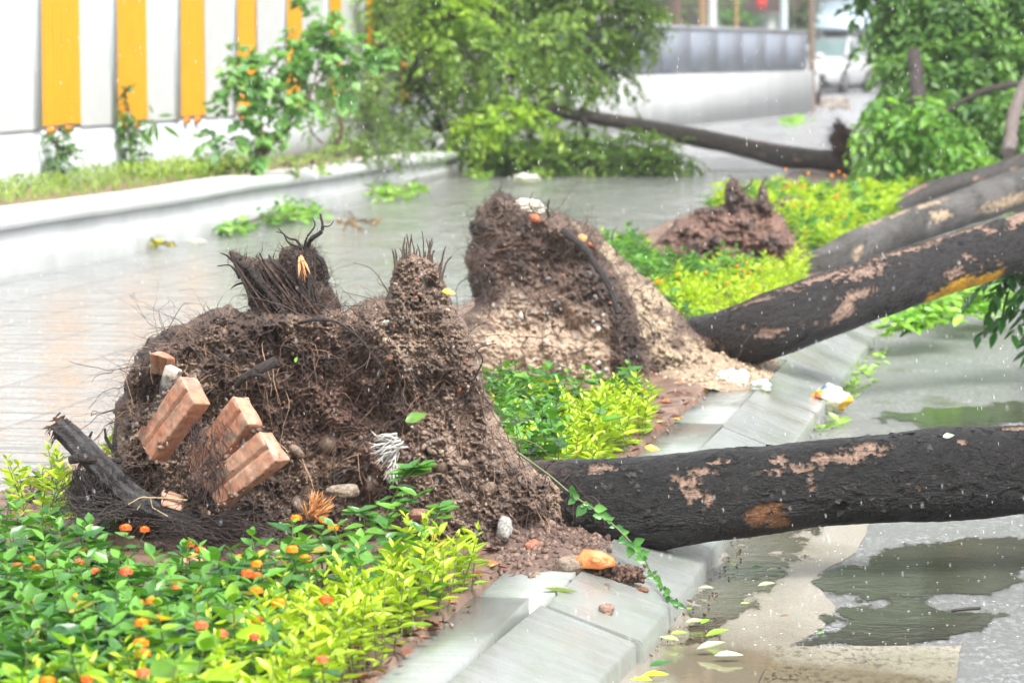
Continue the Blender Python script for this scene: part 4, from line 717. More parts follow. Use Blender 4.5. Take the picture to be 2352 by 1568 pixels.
# broken leafy branch hanging at the right, nearer
TG = thing('hanging_branch', P(2340, 700, 12.3), 'dark glossy leafy branch drooping in from the right edge above the wet road', 'branch')
mb = MB(); tw = MB(); k = np.random.default_rng(31)
stem = spline([P(2440, 560, 12.4), P(2370, 610, 12.3), P(2320, 660, 12.2), P(2300, 740, 12.2)], 12)
for (x, y) in [(2290, 640), (2320, 650), (2345, 640), (2300, 680), (2330, 700), (2350, 730), (2310, 755), (2340, 770), (2370, 700), (2365, 660), (2390, 750), (2280, 655)]:
    q = P(x + 45, y - 48, 12.2 + k.normal(0, .12)); m = 11; ax = unit(np.array([-.5, -.2, -.35]) + k.normal(0, .3, 3)); t = np.linspace(0, 1, m); pos = q + ax * (t * .17)[:, None] + np.array([0, 0, -.07]) * (t ** 2)[:, None]; sd_ = unit(np.cross(ax, [0, 0, 1])); sg = np.where(np.arange(m) % 2, 1, -1)[:, None]
    leaves(mb, pos, sd_ * sg + ax * .6 + np.array([0, 0, -.5]) + k.normal(0, .15, (m, 3)), np.tile([0, 0, 1.], (m, 1)), k.uniform(.06, .09, m), .36, np.array([(.03, .115, .02)]) * k.uniform(.7, 1.5, (m, 1)), 'lance'); tubes(tw, np.array([[stem[6], (stem[6] + q) / 2 + k.normal(0, .01, 3), q, q + ax * .17 + np.array([0, 0, -.07])]]), np.array([.004, .003, .002, .001]), 5, (.06, .05, .03))
tubes(tw, stem[None], np.linspace(.008, .005, 12), 6, (.06, .05, .03)); mb.build('leaves', M['leaf'], TG); tw.build('stem', M['bark'], TG)

for i, (x, d, lab) in enumerate(((2180, 33, 'tall street tree rising behind the drooping green crown, left of its neighbour'), (2520, 30, 'tall street tree just outside the right edge behind the fallen trunks'))):
    g = P(x, 122, d); g[2] = 0; t_ = thing('street_tree', g, lab, 'tree', 'tall street trees'); mb = MB(); tubes(mb, np.array([[g, g + np.array([.05, 0, 2.5]), g + np.array([-.1, 0, 5.]), g + np.array([0, 0, 8])]]), np.array([.20, .16, .13, .08]), 14, (.07, .055, .045)); mb.build('trunk', M['bark'], t_)
    mb = MB(); k = np.random.default_rng(700 + i); N = 5200; cs = g + np.array([-.4 if i == 0 else -.2, -2, 4.9]) + k.normal(0, 1, (14, 3)) * np.array([1.0, 1.0, .55]); q = cs[k.integers(0, 14, N)] + k.normal(0, .5, (N, 3)) * np.array([1, 1, .8]); q[:, 2] = np.maximum(q[:, 2], 2.6 + k.uniform(0, .5, N)); t = k.uniform(0, 1, (N, 1)); leaves(mb, q, k.normal(0, 1, (N, 3)) + np.array([0, 0, -.4]), np.tile([0, 0, 1.], (N, 1)) + k.normal(0, .4, (N, 3)), k.uniform(.16, .3, N), .5, np.array([.10, .22, .04]) * t + np.array([.03, .09, .02]) * (1 - t), 'small'); mb.build('crown', M['farleaf'], t_)
# ------------------------------------------------------------------ planting bed
LIME = ((.44, .58, .035), (.20, .36, .03)); GREEN = ((.15, .36, .05), (.035, .13, .04))
def plant_arrays(base, h, kind, k, A):
    """one stem with opposite leaves; appends to the arrays A"""
    lean = k.normal(0, .18, 2); tip = base + np.array([lean[0] * h, lean[1] * h, h]); mid = (base + tip) / 2 + k.normal(0, .006, 3)
    n = max(4, int(h / (.016 if kind == 'lime' else .020))); a0 = k.uniform(0, 6.28)
    t = np.linspace(.22, 1, n); pts = base * ((1 - t) ** 2)[:, None] + 2 * mid * (t * (1 - t))[:, None] + tip * (t ** 2)[:, None]
    A['st'].append(np.array([base - np.array([0, 0, .02]), mid * .5 + base * .5, mid, tip])); A['sr'].append(.0016 if kind == 'lime' else .0022)
    for i in range(n):
        for s in (0, 1):
            an = a0 + i * 1.57 + s * 3.14 + k.normal(0, .3); up = .25 + .75 * t[i] ** 2 if kind == 'lime' else .12 + .35 * t[i] ** 3
            if i == n - 1: up += .5
            d = np.array([math.cos(an), math.sin(an), up + k.normal(0, .15)]); sz = (k.uniform(.030, .054) if kind == 'lime' else k.uniform(.042, .074)) * (1 - .45 * max(0, t[i] - .8) / .2 * (1 if kind == 'lime' else 1)) * (.7 + .3 * min(1, t[i] * 2))
            u = np.array([0, 0, 1.]) + k.normal(0, .25, 3); tt = np.clip(.25 + .75 * t[i] + k.normal(0, .22), 0, 1) if kind == 'lime' else np.clip(k.uniform(0, 1) ** 1.3 + .25 * (t[i] > .9), 0, 1)
            cs = LIME if kind == 'lime' else GREEN; A['p'].append(pts[i]); A['d'].append(d); A['u'].append(u); A['s'].append(sz); A['w'].append(.40 if kind == 'lime' else .60); c_ = np.array(cs[0]) * tt + np.array(cs[1]) * (1 - tt); A['c'].append(np.array([.42, .34, .05]) if k.uniform() < .012 else c_ * k.uniform(.8, 1.15)); A['s'][-1] *= k.uniform(.6, 1.15)
    return tip
def newA(): return dict(p=[], d=[], u=[], s=[], w=[], c=[], st=[], sr=[])
def dump(A, mbl, mbs, kind='lance', scol=(.10, .14, .04)):
    if not A['p']: return
    leaves(mbl, A['p'], A['d'], A['u'], np.array(A['s']), np.array(A['w']), np.array(A['c']), kind); tubes(mbs, np.array(A['st']), np.array(A['sr'])[:, None] * np.array([1, .9, .8, .5]), 4, scol)
def flower(mb, p, k, r=.014, hue=0):
    n = 26; g = np.arange(n) + .5; ph = np.arccos(1 - 1.15 * g / n); th = g * 2.39996; d = np.stack([np.sin(ph) * np.cos(th), np.sin(ph) * np.sin(th), np.cos(ph) * .45], -1); q = p + d * r * k.uniform(.6, .95, (n, 1))
    t = (ph / ph.max())[:, None]; ca = np.array([(.85, .45, .02), (.80, .30, .03), (.85, .30, .08)][hue]); cb = np.array([(.80, .25, .02), (.78, .13, .03), (.80, .15, .08)][hue]); c = ca * (1 - t) + cb * t
    for s in range(4):   # four petals to each floret
        an = s * 1.57 + th * 1.3; e1 = unit(np.cross(d, [.3, .2, 1.])); e2 = np.cross(d, e1); leaves(mb, q, e1 * np.cos(an)[:, None] + e2 * np.sin(an)[:, None] + d * .25, d, r * .55, .8, np.clip(c * k.uniform(.85, 1.15, (n, 1)), 0, .95), 'small')
    V, T = ico()[1]; mb.add(V * r * np.array([.55, .55, .25]) + p, tris=T, col=(.30, .16, .02))
ground_z = .01
def allowed(u, v): return True
def region(x0, x1, d0, d1, dens, kindf, seed, hl=(.10, .17), hg=(.12, .20), skip=None, lk_='lance', szmul=1.):
    """stems scattered in the planting strip between depths d0 and d1 and frame columns x0..x1"""
    k = np.random.default_rng(seed); AL_, AG = newA(), newA(); n = int(dens * (d1 - d0) * (x1 - x0) * (d0 + d1) / 2 / F)
    for _ in range(n):
        d = k.uniform(d0, d1); x = k.uniform(x0, x1); b = P(x, 122, d); b[2] = ground_z; u, v = toUV(b)
        if u < U_L + .02 or u > -.012: continue
        if skip is not None and skip(x, d, u, v): continue
        kd = kindf(x, d, u, v, k)
        if kd == 'lime': plant_arrays(b, k.uniform(*hl), 'lime', k, AL_)
        elif kd == 'green': plant_arrays(b, k.uniform(*hg), 'green', k, AG)
    for A in (AL_, AG): A['s'] = [s * szmul for s in A['s']]
    return AL_, AG
# --- foreground bed
def kA(x, d, u, v, k):
    f = (u - U_L) / (-U_L)          # 0 at the path, 1 at the kerb
    lim = .84 + .04 * math.sin(v * 7) - .05 * max(0, 5.8 - d); return 'lime' if f + k.normal(0, .05) > lim else 'green'
def clearA(x, d, u, v):
    # bare soil in front of the root ball
    t = np.interp(x, [0, 150, 260, 420, 620, 800, 1000, 1150, 1400], [7.0, 6.75, 6.5, 6.35, 6.5, 6.7, 6.75, 6.75, 6.75]); return d > t
al, ag = region(-250, 1350, 4.4, 7.4, 360, kA, 201, (.09, .17), (.08, .17), clearA)
mb, ms = MB(), MB(); dump(al, mb, ms, 'lance', (.12, .13, .05)); o = mb.build('duranta_bed', M['leaf']); tag(o, 'bright lime green hedge seedlings massed along the kerb in the foreground', 'plants', kind='stuff'); s_ = ms.build('stems', M['root'], o)
mb, ms = MB(), MB(); dump(ag, mb, ms, 'oval'); o = mb.build('lantana_bed', M['leaf']); tag(o, 'dark green lantana ground cover filling the lower left foreground', 'plants', kind='stuff'); ms.build('stems', M['root'], o)
# lantana shrubs with flower heads, each its own plant, placed where their flowers show
k = np.random.default_rng(301)
fl = [((288, 1212, 1), (332, 1216, 1)), ((183, 1292, 1), (217, 1312, 2)), ((70, 1283, 0), (82, 1304, 0)), ((40, 1300, 2),), ((432, 1250, 1), (460, 1262, 1)), ((290, 1313, 2),), ((550, 1280, 0),), ((570, 1318, 1), (590, 1322, 1)), ((680, 1190, 0),), ((672, 1262, 0), (702, 1282, 0)), ((408, 1352, 2),), ((590, 1356, 0),), ((170, 1373, 0), (193, 1388, 0)), ((72, 1382, 2),), ((748, 1378, 1),), ((360, 1420, 1),), ((325, 1430, 0),), ((462, 1436, 2),), ((328, 1500, 1),), ((508, 1455, 2),), ((200, 1560, 1),), ((110, 1565, 0),), ((323, 1476, 0),), ((590, 1425, 1),), ((585, 1462, 2),), ((330, 1546, 2),), ((740, 1514, 2),), ((745, 1195, 0), (765, 1212, 0)), ((320, 1384, 0), (350, 1380, 0)), ((640, 1385, 0),), ((590, 1295, 0),)]
USED = []
for j, grp in enumerate(fl):
    x, y = grp[0][0], grp[0][1]; d = float((H - .158 - k.uniform(0, .02)) * F / (y - 122) / 1.0)
    head = P(x, y, d); hh = max(.08, head[2] - .01); base = np.array([head[0] + k.normal(0, .012), head[1] + .02, ground_z])
    where = ['far left', 'left', 'centre left', 'middle', 'centre right', 'right'][int(np.searchsorted([100, 250, 380, 520, 640], x))]; row = ['just below the root ball', 'in the upper rows', 'halfway down the bed', 'in the lower rows', 'along the bottom edge'][int(np.searchsorted([1275, 1345, 1425, 1505], y))]
    hue = ['yellow', 'orange', 'coral red'][grp[0][2]]
    lab_ = (len(grp) > 1, hue, where, row); extra = {0: '', 1: ', lower one', 2: ', lowest one'}[USED.count(lab_)]; USED.append(lab_)
    o = thing('lantana', base, f'lantana with {"two " if len(grp) > 1 else "one "}{hue} flower{"s" if len(grp) > 1 else ""}, {where} {row}{extra}', 'flower plant', 'lantana in flower')
    A = newA(); tip = head + np.array([0, 0, -.012]); n = max(4, int(hh / .028)); a0 = k.uniform(0, 6)
    mid = (base + tip) / 2 + k.normal(0, .01, 3); A['st'].append(np.array([base, (base + mid) / 2, mid, tip])); A['sr'].append(.0024)
    for i in range(n):
        t = .3 + .66 * i / (n - 1)
        for s in (0, 1):
            an = a0 + i * 1.57 + s * 3.14; dd = np.array([math.cos(an), math.sin(an), .15 + k.normal(0, .15)]); pt = base * (1 - t) + tip * t
            A['p'].append(pt); A['d'].append(dd); A['u'].append(np.array([0, 0, 1.]) + k.normal(0, .15, 3)); A['s'].append(k.uniform(.045, .07) * (1.1 - .35 * t)); A['w'].append(.62); tt = k.uniform(); A['c'].append(np.array(GREEN[0]) * tt + np.array(GREEN[1]) * (1 - tt))
    ml, mst = MB(), MB(); dump(A, ml, mst, 'oval'); 
    for (fx, fy, hu) in grp[1:]: h2 = P(fx, fy, d + .01); tubes(mst, np.array([[mid, (mid + h2) / 2 + np.array([.003, 0, -.004]), h2 - np.array([0, 0, .008])]]), np.array([.0018, .0015, .0012]), 4, (.10, .16, .05))
    ml.build('leaves', M['leaf'], o); mst.build('stem', M['root'], o)
    for (fx, fy, hu) in grp: mf = MB(); flower(mf, P(fx, fy, d), k, k.uniform(.0090, .0128), hu); mf.build('flower_head', M['petal'], o)
# big blurred yellow green leaves close to the camera
mb, ms = MB(), MB(); A = newA()
for (x, y, d) in [(235, 1470, 5.1), (560, 1380, 5.5), (430, 1500, 5.0), (60, 1530, 4.9), (400, 1380, 5.4), (300, 1540, 4.8)]:
    b = P(x, y, d); b0 = np.array([b[0], b[1], 0.]); hh = b[2]
    tp = plant_arrays(b0, hh, 'green', k, A)
A['c'] = [c * np.array([2.0, 1.5, .6]) for c in A['c']]; A['s'] = [s * 1.15 for s in A['s']]; dump(A, mb, ms, 'oval'); o = mb.build('lantana_bed', M['leaf']); tag(o, 'yellow green lantana shoots rising closest to the camera at the bottom', 'plants', kind='stuff'); ms.build('stems', M['root'], o)
# seedling clump behind the broken root, at the path edge
al, ag = region(30, 330, 7.45, 8.3, 150, lambda x, d, u, v, k: 'lime' if k.uniform() < .85 else 'green', 203, (.08, .17), (.06, .1), lambda x, d, u, v: x > 330)
mb, ms = MB(), MB(); dump(al, mb, ms); dump(ag, mb, ms); o = mb.build('seedling_clump', M['leaf']); tag(o, 'lime seedlings behind the broken black root at the path edge', 'plants', kind='stuff'); ms.build('stems', M['root'], o)
# sprig climbing the root ball
o = thing('lantana', P(900, 1230, 7.0), 'tall green lantana sprig leaning up against the middle of the nearest root ball', 'plant'); A = newA(); kk = np.random.default_rng(8)
for q in ([(880, 1200, 6.98), (905, 1140, 6.98), (935, 1080, 6.98)], [(860, 1230, 6.95), (910, 1170, 6.93), (960, 1140, 6.93)], [(830, 1240, 6.92), (840, 1190, 6.92), (820, 1175, 6.92)], [(930, 1100, 6.98), (955, 1075, 6.98), (965, 1070, 6.98)], [(960, 1230, 6.9), (1000, 1190, 6.88), (1010, 1165, 6.88)]):
    s = spline([P(*a) for a in q], 7); A['st'].append(s[[0, 2, 4, 6]]); A['sr'].append(.002)
    for i in range(1, 7):
        for sg in (-1, 1): A['p'].append(s[i]); A['d'].append(np.array([sg * (.8 + kk.normal(0, .2)), kk.normal(0, .5), .25 + kk.normal(0, .25)])); A['u'].append(np.array([0, -.3, 1.])); A['s'].append(kk.uniform(.03, .052)); A['w'].append(.5); tt = kk.uniform(.2, 1); A['c'].append(np.array(GREEN[0]) * tt + np.array(GREEN[1]) * (1 - tt))
ml, mst = MB(), MB(); dump(A, ml, mst, 'oval'); ml.build('leaves', M['leaf'], o); mst.build('stem', M['root'], o)
# --- bed between the first two trees
def kB(x, d, u, v, k): return 'green' if x < 1290 + k.normal(0, 25) and k.uniform() < .8 else ('lime' if d < 9.75 or k.uniform() < .4 else 'green')
al, ag = region(1020, 1660, 8.1, 10.0, 380, kB, 204, (.09, .15), (.10, .17), lambda x, d, u, v: x < 1090 or (x > 1500 and d > 9.8 - (x - 1500) * .006))
mb, ms = MB(), MB(); dump(al, mb, ms); o = mb.build('duranta_bed', M['leaf']); tag(o, 'bright lime seedlings between the first two fallen trees', 'plants', kind='stuff'); ms.build('stems', M['root'], o)
mb, ms = MB(), MB(); dump(ag, mb, ms, 'oval'); o = mb.build('lantana_bed', M['leaf']); tag(o, 'green lantana clump beside the near root ball, left of the lime seedlings', 'plants', kind='stuff'); ms.build('stems', M['root'], o)
# --- bed beyond the second tree
def kC(x, d, u, v, k): f = (u - U_L) / (-U_L); return 'lime' if f > .66 + .12 * math.sin(v * 2.3) + k.normal(0, .1) or k.uniform() < .15 else 'green'
al, ag = region(1380, 2000, 12.2, 17.5, 130, kC, 205, (.10, .18), (.12, .2), lambda x, d, u, v: (d > 15.6 and 1500 < x < 1840) or (x > 1850 and d > 13.3), szmul=1.25)
mb, ms = MB(), MB(); dump(al, mb, ms, 'small'); dump(ag, mb, ms, 'small'); o = mb.build('planting_bed', M['farleaf']); tag(o, 'mixed green and lime ground cover round the third root ball', 'plants', kind='stuff'); ms.build('stems', M['root'], o)
mb, ms = MB(), MB(); al, ag = region(1640, 2150, 17.5, 24.5, 60, lambda x, d, u, v, k: 'lime' if k.uniform() < .7 else 'green', 206, (.10, .19), (.10, .19), lambda x, d, u, v: d < 20 and x < 1840, szmul=1.8)
dump(al, mb, ms, 'small'); dump(ag, mb, ms, 'small'); k = np.random.default_rng(77)
for _ in range(16):
    x, y = k.uniform(1790, 1960), k.uniform(385, 500); rocks(mb, P(x, y, 19.5)[None], [.013], [(.8, .35, .03)], int(x))
for _ in range(26):
    x, y = k.uniform(1490, 1760), k.uniform(600, 700); rocks(mb, P(x, y, 13.4)[None], [.009], [(.8, .35, .03)], int(x))
o = mb.build('planting_bed', M['farleaf']); tag(o, 'distant yellow green flowering ground cover below the far root plate', 'plants', kind='stuff'); ms.build('stems', M['root'], o)

# --- raised bed on the left: grass and weeds
k = np.random.default_rng(41); mb = MB(); N = 42000; i = k.integers(0, 88, N); f_ = k.uniform(0, 1, N)[:, None]; o_ = k.uniform(.34, 5.5, N) ** 1.0
bb = wbase[i] * (1 - f_) + wbase[i + 1] * f_; pos = np.stack([bb[:, 0] + nl[i, 0] * o_, bb[:, 1] + nl[i, 1] * o_, hgt[i] - .03], -1); rr = fbm(pos, .8, 3, 4); hgt_w = np.clip(1 + 1.6 * rr, .4, 2.4) * np.where(bb[:, 1] > 19, 1.1, .75)
dr = np.stack([k.normal(0, .5, N), k.normal(0, .5, N), k.uniform(.3, 1.3, N)], -1); t = np.clip(.5 + rr * 1.2 + k.normal(0, .25, N), 0, 1)[:, None]
pos[:, 2] += k.uniform(0, .08, N) * hgt_w; leaves(mb, pos, dr, np.tile([0, -.3, 1.], (N, 1)), k.uniform(.02, .062, N) * hgt_w, .26, np.array([.30, .42, .07]) * t + np.array([.10, .20, .04]) * (1 - t), 'small')
tag(mb.build('grass', M['farleaf']), 'pale green grass and weeds growing along the raised bed below the striped fence', 'grass', kind='stuff')
def fd(x): return float(FP(x, 300)[1]) - .30
def bush(name, label, blobs, per, cols, seed, parts_stem=(), size=(.05, .09), leafs=8, wid=.6, spread=.14, droop=.3, cat='shrub', group=None, kind='small', thick=.8):
    x, y, r, d = blobs[0]; o = thing(name, P(x, y, d), label, cat, group); mb, tw = MB(), MB(); crown(mb, blobs, per, leafs, size, wid, cols, seed, thick, droop, spread, kind, tw); mb.build('leaves', M['farleaf'], o); tag(tw.build('twigs', M['bark'], o), kind='stuff')
    for i, (q, a, b_) in enumerate(parts_stem): rootp(q, a, b_, o, (.10, .06, .045), 'stem', i, 7, 14, .01)
    return o
GC = ((.28, .50, .17), (.12, .28, .09))
bush('shrub', 'young broad leaved shrub with several thin stems growing behind the white wall', [(560, 150, 42, 22.6), (520, 190, 30, 22.6), (620, 160, 40, 22.6), (680, 130, 45, 22.8), (740, 110, 50, 22.8), (800, 120, 45, 23), (850, 150, 35, 23), (590, 230, 34, 22.6), (650, 240, 36, 22.6), (560, 260, 22, 22.5), (700, 200, 40, 22.8), (770, 190, 40, 23), (610, 310, 22, 22.5), (580, 330, 18, 22.5), (530, 320, 16, 22.5), (490, 315, 12, 22.5), (720, 60, 26, 23), (765, 30, 14, 23), (700, 15, 10, 23), (600, 345, 20, 22.5), (880, 110, 25, 23)], 62, GC, 401,
     [([(586, 408, 22.5), (585, 380, 22.5), (592, 350, 22.5), (600, 290, 22.5), (580, 200, 22.6)], .028, .008), ([(590, 370, 22.5), (620, 340, 22.5), (650, 300, 22.6), (700, 230, 22.7), (770, 140, 22.9)], .016, .006), ([(592, 360, 22.5), (630, 320, 22.5), (670, 290, 22.6), (720, 200, 22.7), (745, 60, 22.9)], .012, .004), ([(590, 350, 22.5), (560, 340, 22.5), (520, 320, 22.5), (490, 312, 22.5)], .006, .003)], (.055, .10), 7, .85, .10, .5)
bush('shrub', 'fine grey green bush spilling between the young shrub and the fallen crown', [(800, 240, 45, 26), (840, 290, 50, 26), (900, 300, 50, 26.5), (930, 330, 32, 26.5), (780, 300, 30, 25.5), (870, 220, 40, 26.5), (970, 335, 25, 27), (830, 180, 30, 26), (720, 250, 26, 25)], 150, ((.24, .36, .11), (.10, .18, .05)), 402, [([(770, 335, 25), (785, 300, 25), (775, 250, 25)], .02, .01), ([(740, 330, 24), (715, 300, 24), (700, 260, 24)], .008, .004)], (.04, .07), 9, .35, .16, .3)
bush('creeper', 'leafy creeper climbing the second white bay of the fence', [(290, 210, 10, fd(290)), (292, 250, 14, fd(292)), (300, 290, 20, fd(300)), (300, 330, 24, fd(300)), (310, 370, 30, fd(310)), (300, 400, 34, fd(300)), (340, 410, 26, fd(330) - .2), (325, 300, 12, fd(325))], 150, ((.18, .36, .07), (.07, .18, .04)), 403, [([(300, 430, fd(300)), (298, 330, fd(298)), (286, 200, fd(286))], .008, .003)], (.04, .07), 8, .5, .08, .4, 'plant')
bush('weed', 'small leafy weed rising at the fence foot below the first orange stripe', [(135, 300, 16, fd(135)), (130, 330, 24, fd(130)), (140, 365, 28, fd(140)), (130, 400, 30, fd(130)), (165, 350, 16, fd(165))], 150, ((.16, .32, .10), (.07, .17, .06)), 404, [([(135, 430, fd(135)), (130, 350, fd(130)), (135, 295, fd(135))], .006, .003)], (.035, .06), 8, .45, .08, .3, 'plant')
o = thing('weed', P(350, 400, fd(350)), 'sapling with a few long drooping leaves beside the creeper', 'plant'); mb = MB(); q = [(350, 285), (356, 280), (340, 290), (372, 288), (352, 262), (362, 268)]; dd = np.array([(-.3, 0, -1), (.1, 0, -1), (-.5, 0, -.8), (.9, 0, -.6), (-.3, 0, .6), (.9, 0, .1)]); leaves(mb, P([a for a, _ in q], [b for _, b in q], fd(352)), dd, np.tile([0, -1., .3], (6, 1)), np.array([.17, .16, .13, .17, .08, .12]), .24, (.12, .28, .05), 'lance'); mb.build('leaves', M['farleaf'], o); rootp([(352, 430, fd(352)), (348, 350, fd(350)), (352, 275, fd(352))], .005, .003, o, (.12, .14, .05), 'stem')
bush('bed_plant', 'bright low weeds along the wall top right of the young shrub', [(470, 385, 26, 22.5), (520, 380, 26, 22.6), (560, 390, 18, 22.5), (660, 375, 18, 23), (720, 370, 22, 24), (780, 360, 20, 25), (840, 355, 20, 26), (900, 352, 16, 27), (430, 395, 22, 22)], 170, ((.38, .55, .10), (.16, .28, .05)), 405, (), (.035, .06), 7, .5, .08, .2, 'plant')

# ------------------------------------------------------------------ debris on the path and road
def litter_branch(label, blobs, cols, seed, per=160, name='broken_branch', size=(.05, .09), cat='branch', lift=.035):
    k = np.random.default_rng(seed); x, y, r, _ = blobs[0]; g = G(x, y, 0); o = thing(name, g, label, cat); mb, tw = MB(), MB(); A = newA(); allp = []
    for (bx, by, rx, n) in blobs:
        for _ in range(n):
            p = G(bx + k.normal(0, rx * .5), by + k.normal(0, rx * .10), 0); p = G(p[0] * 0 + bx + k.normal(0, rx * .5), by + k.normal(0, rx * (.10 if lift > .01 else .4)), 0 if lift > .01 else ZR); p[2] += abs(k.normal(0, lift)) * (rx / 40) + .004; allp.append(p); t = k.uniform(0, 1); A['c'].append(np.array(cols[0]) * t + np.array(cols[1]) * (1 - t))
            a = k.uniform(0, 6.28); A['p'].append(p); A['d'].append(np.array([math.cos(a), math.sin(a), k.normal(.25, .35)])); A['u'].append(np.array([0, -.2, 1]) + k.normal(0, .3, 3)); A['s'].append(k.uniform(*size)); A['w'].append(.45)
    leaves(mb, A['p'], A['d'], A['u'], np.array(A['s']), np.array(A['w']), np.array(A['c']), 'lance'); mb.build('leaves', M['leaf'], o)
    if lift < .01: return o
    c = np.array(allp); i = k.integers(0, len(c), 16); j = k.integers(0, len(c), 16); tubes(tw, np.stack([c[i], (c[i] + c[j]) / 2 + np.array([0, 0, .02]), c[j]], 1), .003, 5, (.08, .06, .04)); tw.build('twigs', M['bark'], o); return o
litter_branch('heap of torn leafy twigs lying on the wet path below the white wall', [(650, 498, 55, 190), (620, 510, 40, 90), (700, 505, 50, 110), (550, 530, 30, 70), (530, 536, 22, 40)], ((.28, .50, .08), (.08, .22, .05)), 501)
litter_branch('flat spray of leaves washed against the far end of the white wall', [(900, 455, 50, 130), (960, 440, 25, 50), (1100, 408, 40, 40)], ((.30, .50, .06), (.12, .28, .04)), 502)
litter_branch('small yellow green sprig on the wet path near the wall', [(362, 566, 12, 26), (395, 570, 14, 12)], ((.62, .52, .03), (.10, .22, .04)), 503, size=(.03, .06))
litter_branch('brown twigs and dead leaves on the path beyond the heap of torn leaves', [(800, 520, 34, 26), (860, 518, 20, 10)], ((.30, .18, .08), (.10, .08, .04)), 504, size=(.04, .08))
litter_branch('small green leaf clump on the far road by the white boundary wall', [(1822, 282, 26, 60)], ((.30, .55, .08), (.16, .36, .06)), 505, size=(.10, .18))
litter_branch('broad drift of fallen leaves on the road below the second trunk', [(2140, 745, 70, 200), (2080, 758, 40, 80), (2230, 720, 60, 170), (2280, 700, 40, 80), (2180, 700, 70, 120)], ((.34, .60, .08), (.08, .26, .03)), 506, size=(.05, .09))
litter_branch('leaves caught in the gutter beside the second kerb stretch', [(1985, 860, 26, 26), (1960, 895, 22, 22), (2020, 820, 18, 16), (2040, 770, 14, 16), (1920, 970, 16, 10), (1895, 985, 12, 8)], ((.40, .62, .14), (.16, .30, .06)), 507, size=(.03, .06), lift=.006)
# leaves on the road: single things
gl = [(1685, 1300, 1.5, 'pale green', (.42, .60, .14), .055), (1725, 1302, .2, 'dark green', (.10, .30, .04), .035), (1640, 1350, 2.9, 'grey green', (.40, .52, .36), .05), (1740, 1345, .1, 'grey green', (.42, .52, .34), .055), (1575, 1428, .3, 'pale', (.46, .62, .28), .06), (1610, 1432, 1.0, 'bright green', (.25, .55, .04), .05), (1560, 1470, 2.7, 'pale', (.46, .62, .28), .06), (1620, 1460, .2, 'bright green', (.25, .55, .05), .07), (1540, 1455, .3, 'light green', (.35, .58, .10), .05), (1490, 1530, .4, 'dark green', (.05, .17, .05), .07), (1475, 1550, .1, 'yellow', (.62, .62, .04), .07), (1500, 1562, 3.0, 'lime', (.50, .62, .05), .06), (1580, 1400, 1.2, 'green', (.22, .42, .05), .04), (1600, 1490, .05, 'pale grey', (.46, .55, .42), .08), (1640, 1505, .1, 'pale grey', (.48, .56, .46), .08), (1590, 1385, 2, 'brown', (.14, .06, .04), .035), (1760, 1310, .1, 'grey green', (.42, .52, .34), .04), (1700, 1385, .1, 'pale green', (.4, .55, .2), .03), (2245, 1250, .1, 'dark green', (.08, .16, .04), .02), (1880, 1455, .9, 'green', (.18, .40, .06), .03), (1790, 1415, .1, 'brown', (.2, .14, .09), .03)]
GLL = ['pale green leaf standing up in the puddle just under the nearest trunk', 'small dark green leaf right of the upright pale one', 'grey green leaf in the gutter, nearest the kerb below the trunk', 'pointed grey green leaf floating midway across the kerbside puddle', 'pale leaf by the kerb where the vine tip ends', 'bright green leaf touching the pale one below the vine tip', 'pale drooping leaf against the kerb, above the pair of bright green leaves', 'large bright green leaf in the middle of the gutter leaf cluster', 'light green leaf on the left of the gutter leaf cluster', 'large dark green leaf at the bottom of the gutter', 'yellow leaf beneath the large dark green one', 'lime leaf at the very bottom edge of the picture', 'round green leaf above the gutter leaf cluster', 'long pale grey leaf below the gutter leaf cluster', 'longest pale grey leaf, lower right of the gutter leaves', 'small brown curled leaf against the kerb', 'grey green leaf on the light concrete band beneath the trunk', 'pale green leaf lying apart at the right edge of the kerbside puddle', 'tiny dark leaf on the asphalt directly below the trunk', 'small green leaf at the edge of the lower dark puddle', 'small tan leaf on the light concrete band']
k = np.random.default_rng(51)
for j, (x, y, a, cn, c, s) in enumerate(gl):
    mb = MB(); s *= .75; p = G(x, y, ZR + .014); leaves(mb, [p], [[math.cos(a), math.sin(a) * 1, .12 + abs(k.normal(0, .15))]], [[0, -.25, 1]], s, .42, [c], 'lance'); v = mb.v[0]; v[:, 2] = np.maximum(v[:, 2], ZR + .012)
    tag(mb.build('fallen_leaf', M['leaf']), GLL[j], 'leaf', 'fallen leaves on the wet road')
# leaf litter and pebbles at the kerb edge of the bed
mb = MB(); k = np.random.default_rng(52); N = 280; v_ = k.uniform(-1.6, 5.5, N); u_ = k.uniform(-.16, .012, N); pp = UV(u_, v_, .022 + k.uniform(0, .01, N)); a = k.uniform(0, 6.28, N)
leaves(mb, pp, np.stack([np.cos(a), np.sin(a), k.normal(0, .2, N)], -1), np.tile([0, 0, 1.], (N, 1)) + k.normal(0, .3, (N, 3)), k.uniform(.02, .05, N), .5, np.array([(.22, .07, .035), (.12, .05, .035), (.30, .13, .06), (.45, .30, .06)])[k.choice(4, N, p=[.4, .3, .2, .1])], 'oval')
rocks(mb, UV(k.uniform(-.15, .02, 260), k.uniform(-1.6, 5.5, 260), .015), k.uniform(.002, .008, 260), np.array([.2, .14, .11]) * k.uniform(.5, 2, (260, 1)), 5)
tag(mb.build('leaf_litter', M['soil']), 'reddish brown dead leaves and grit along the edge between bed and kerb', 'leaf litter', kind='stuff')
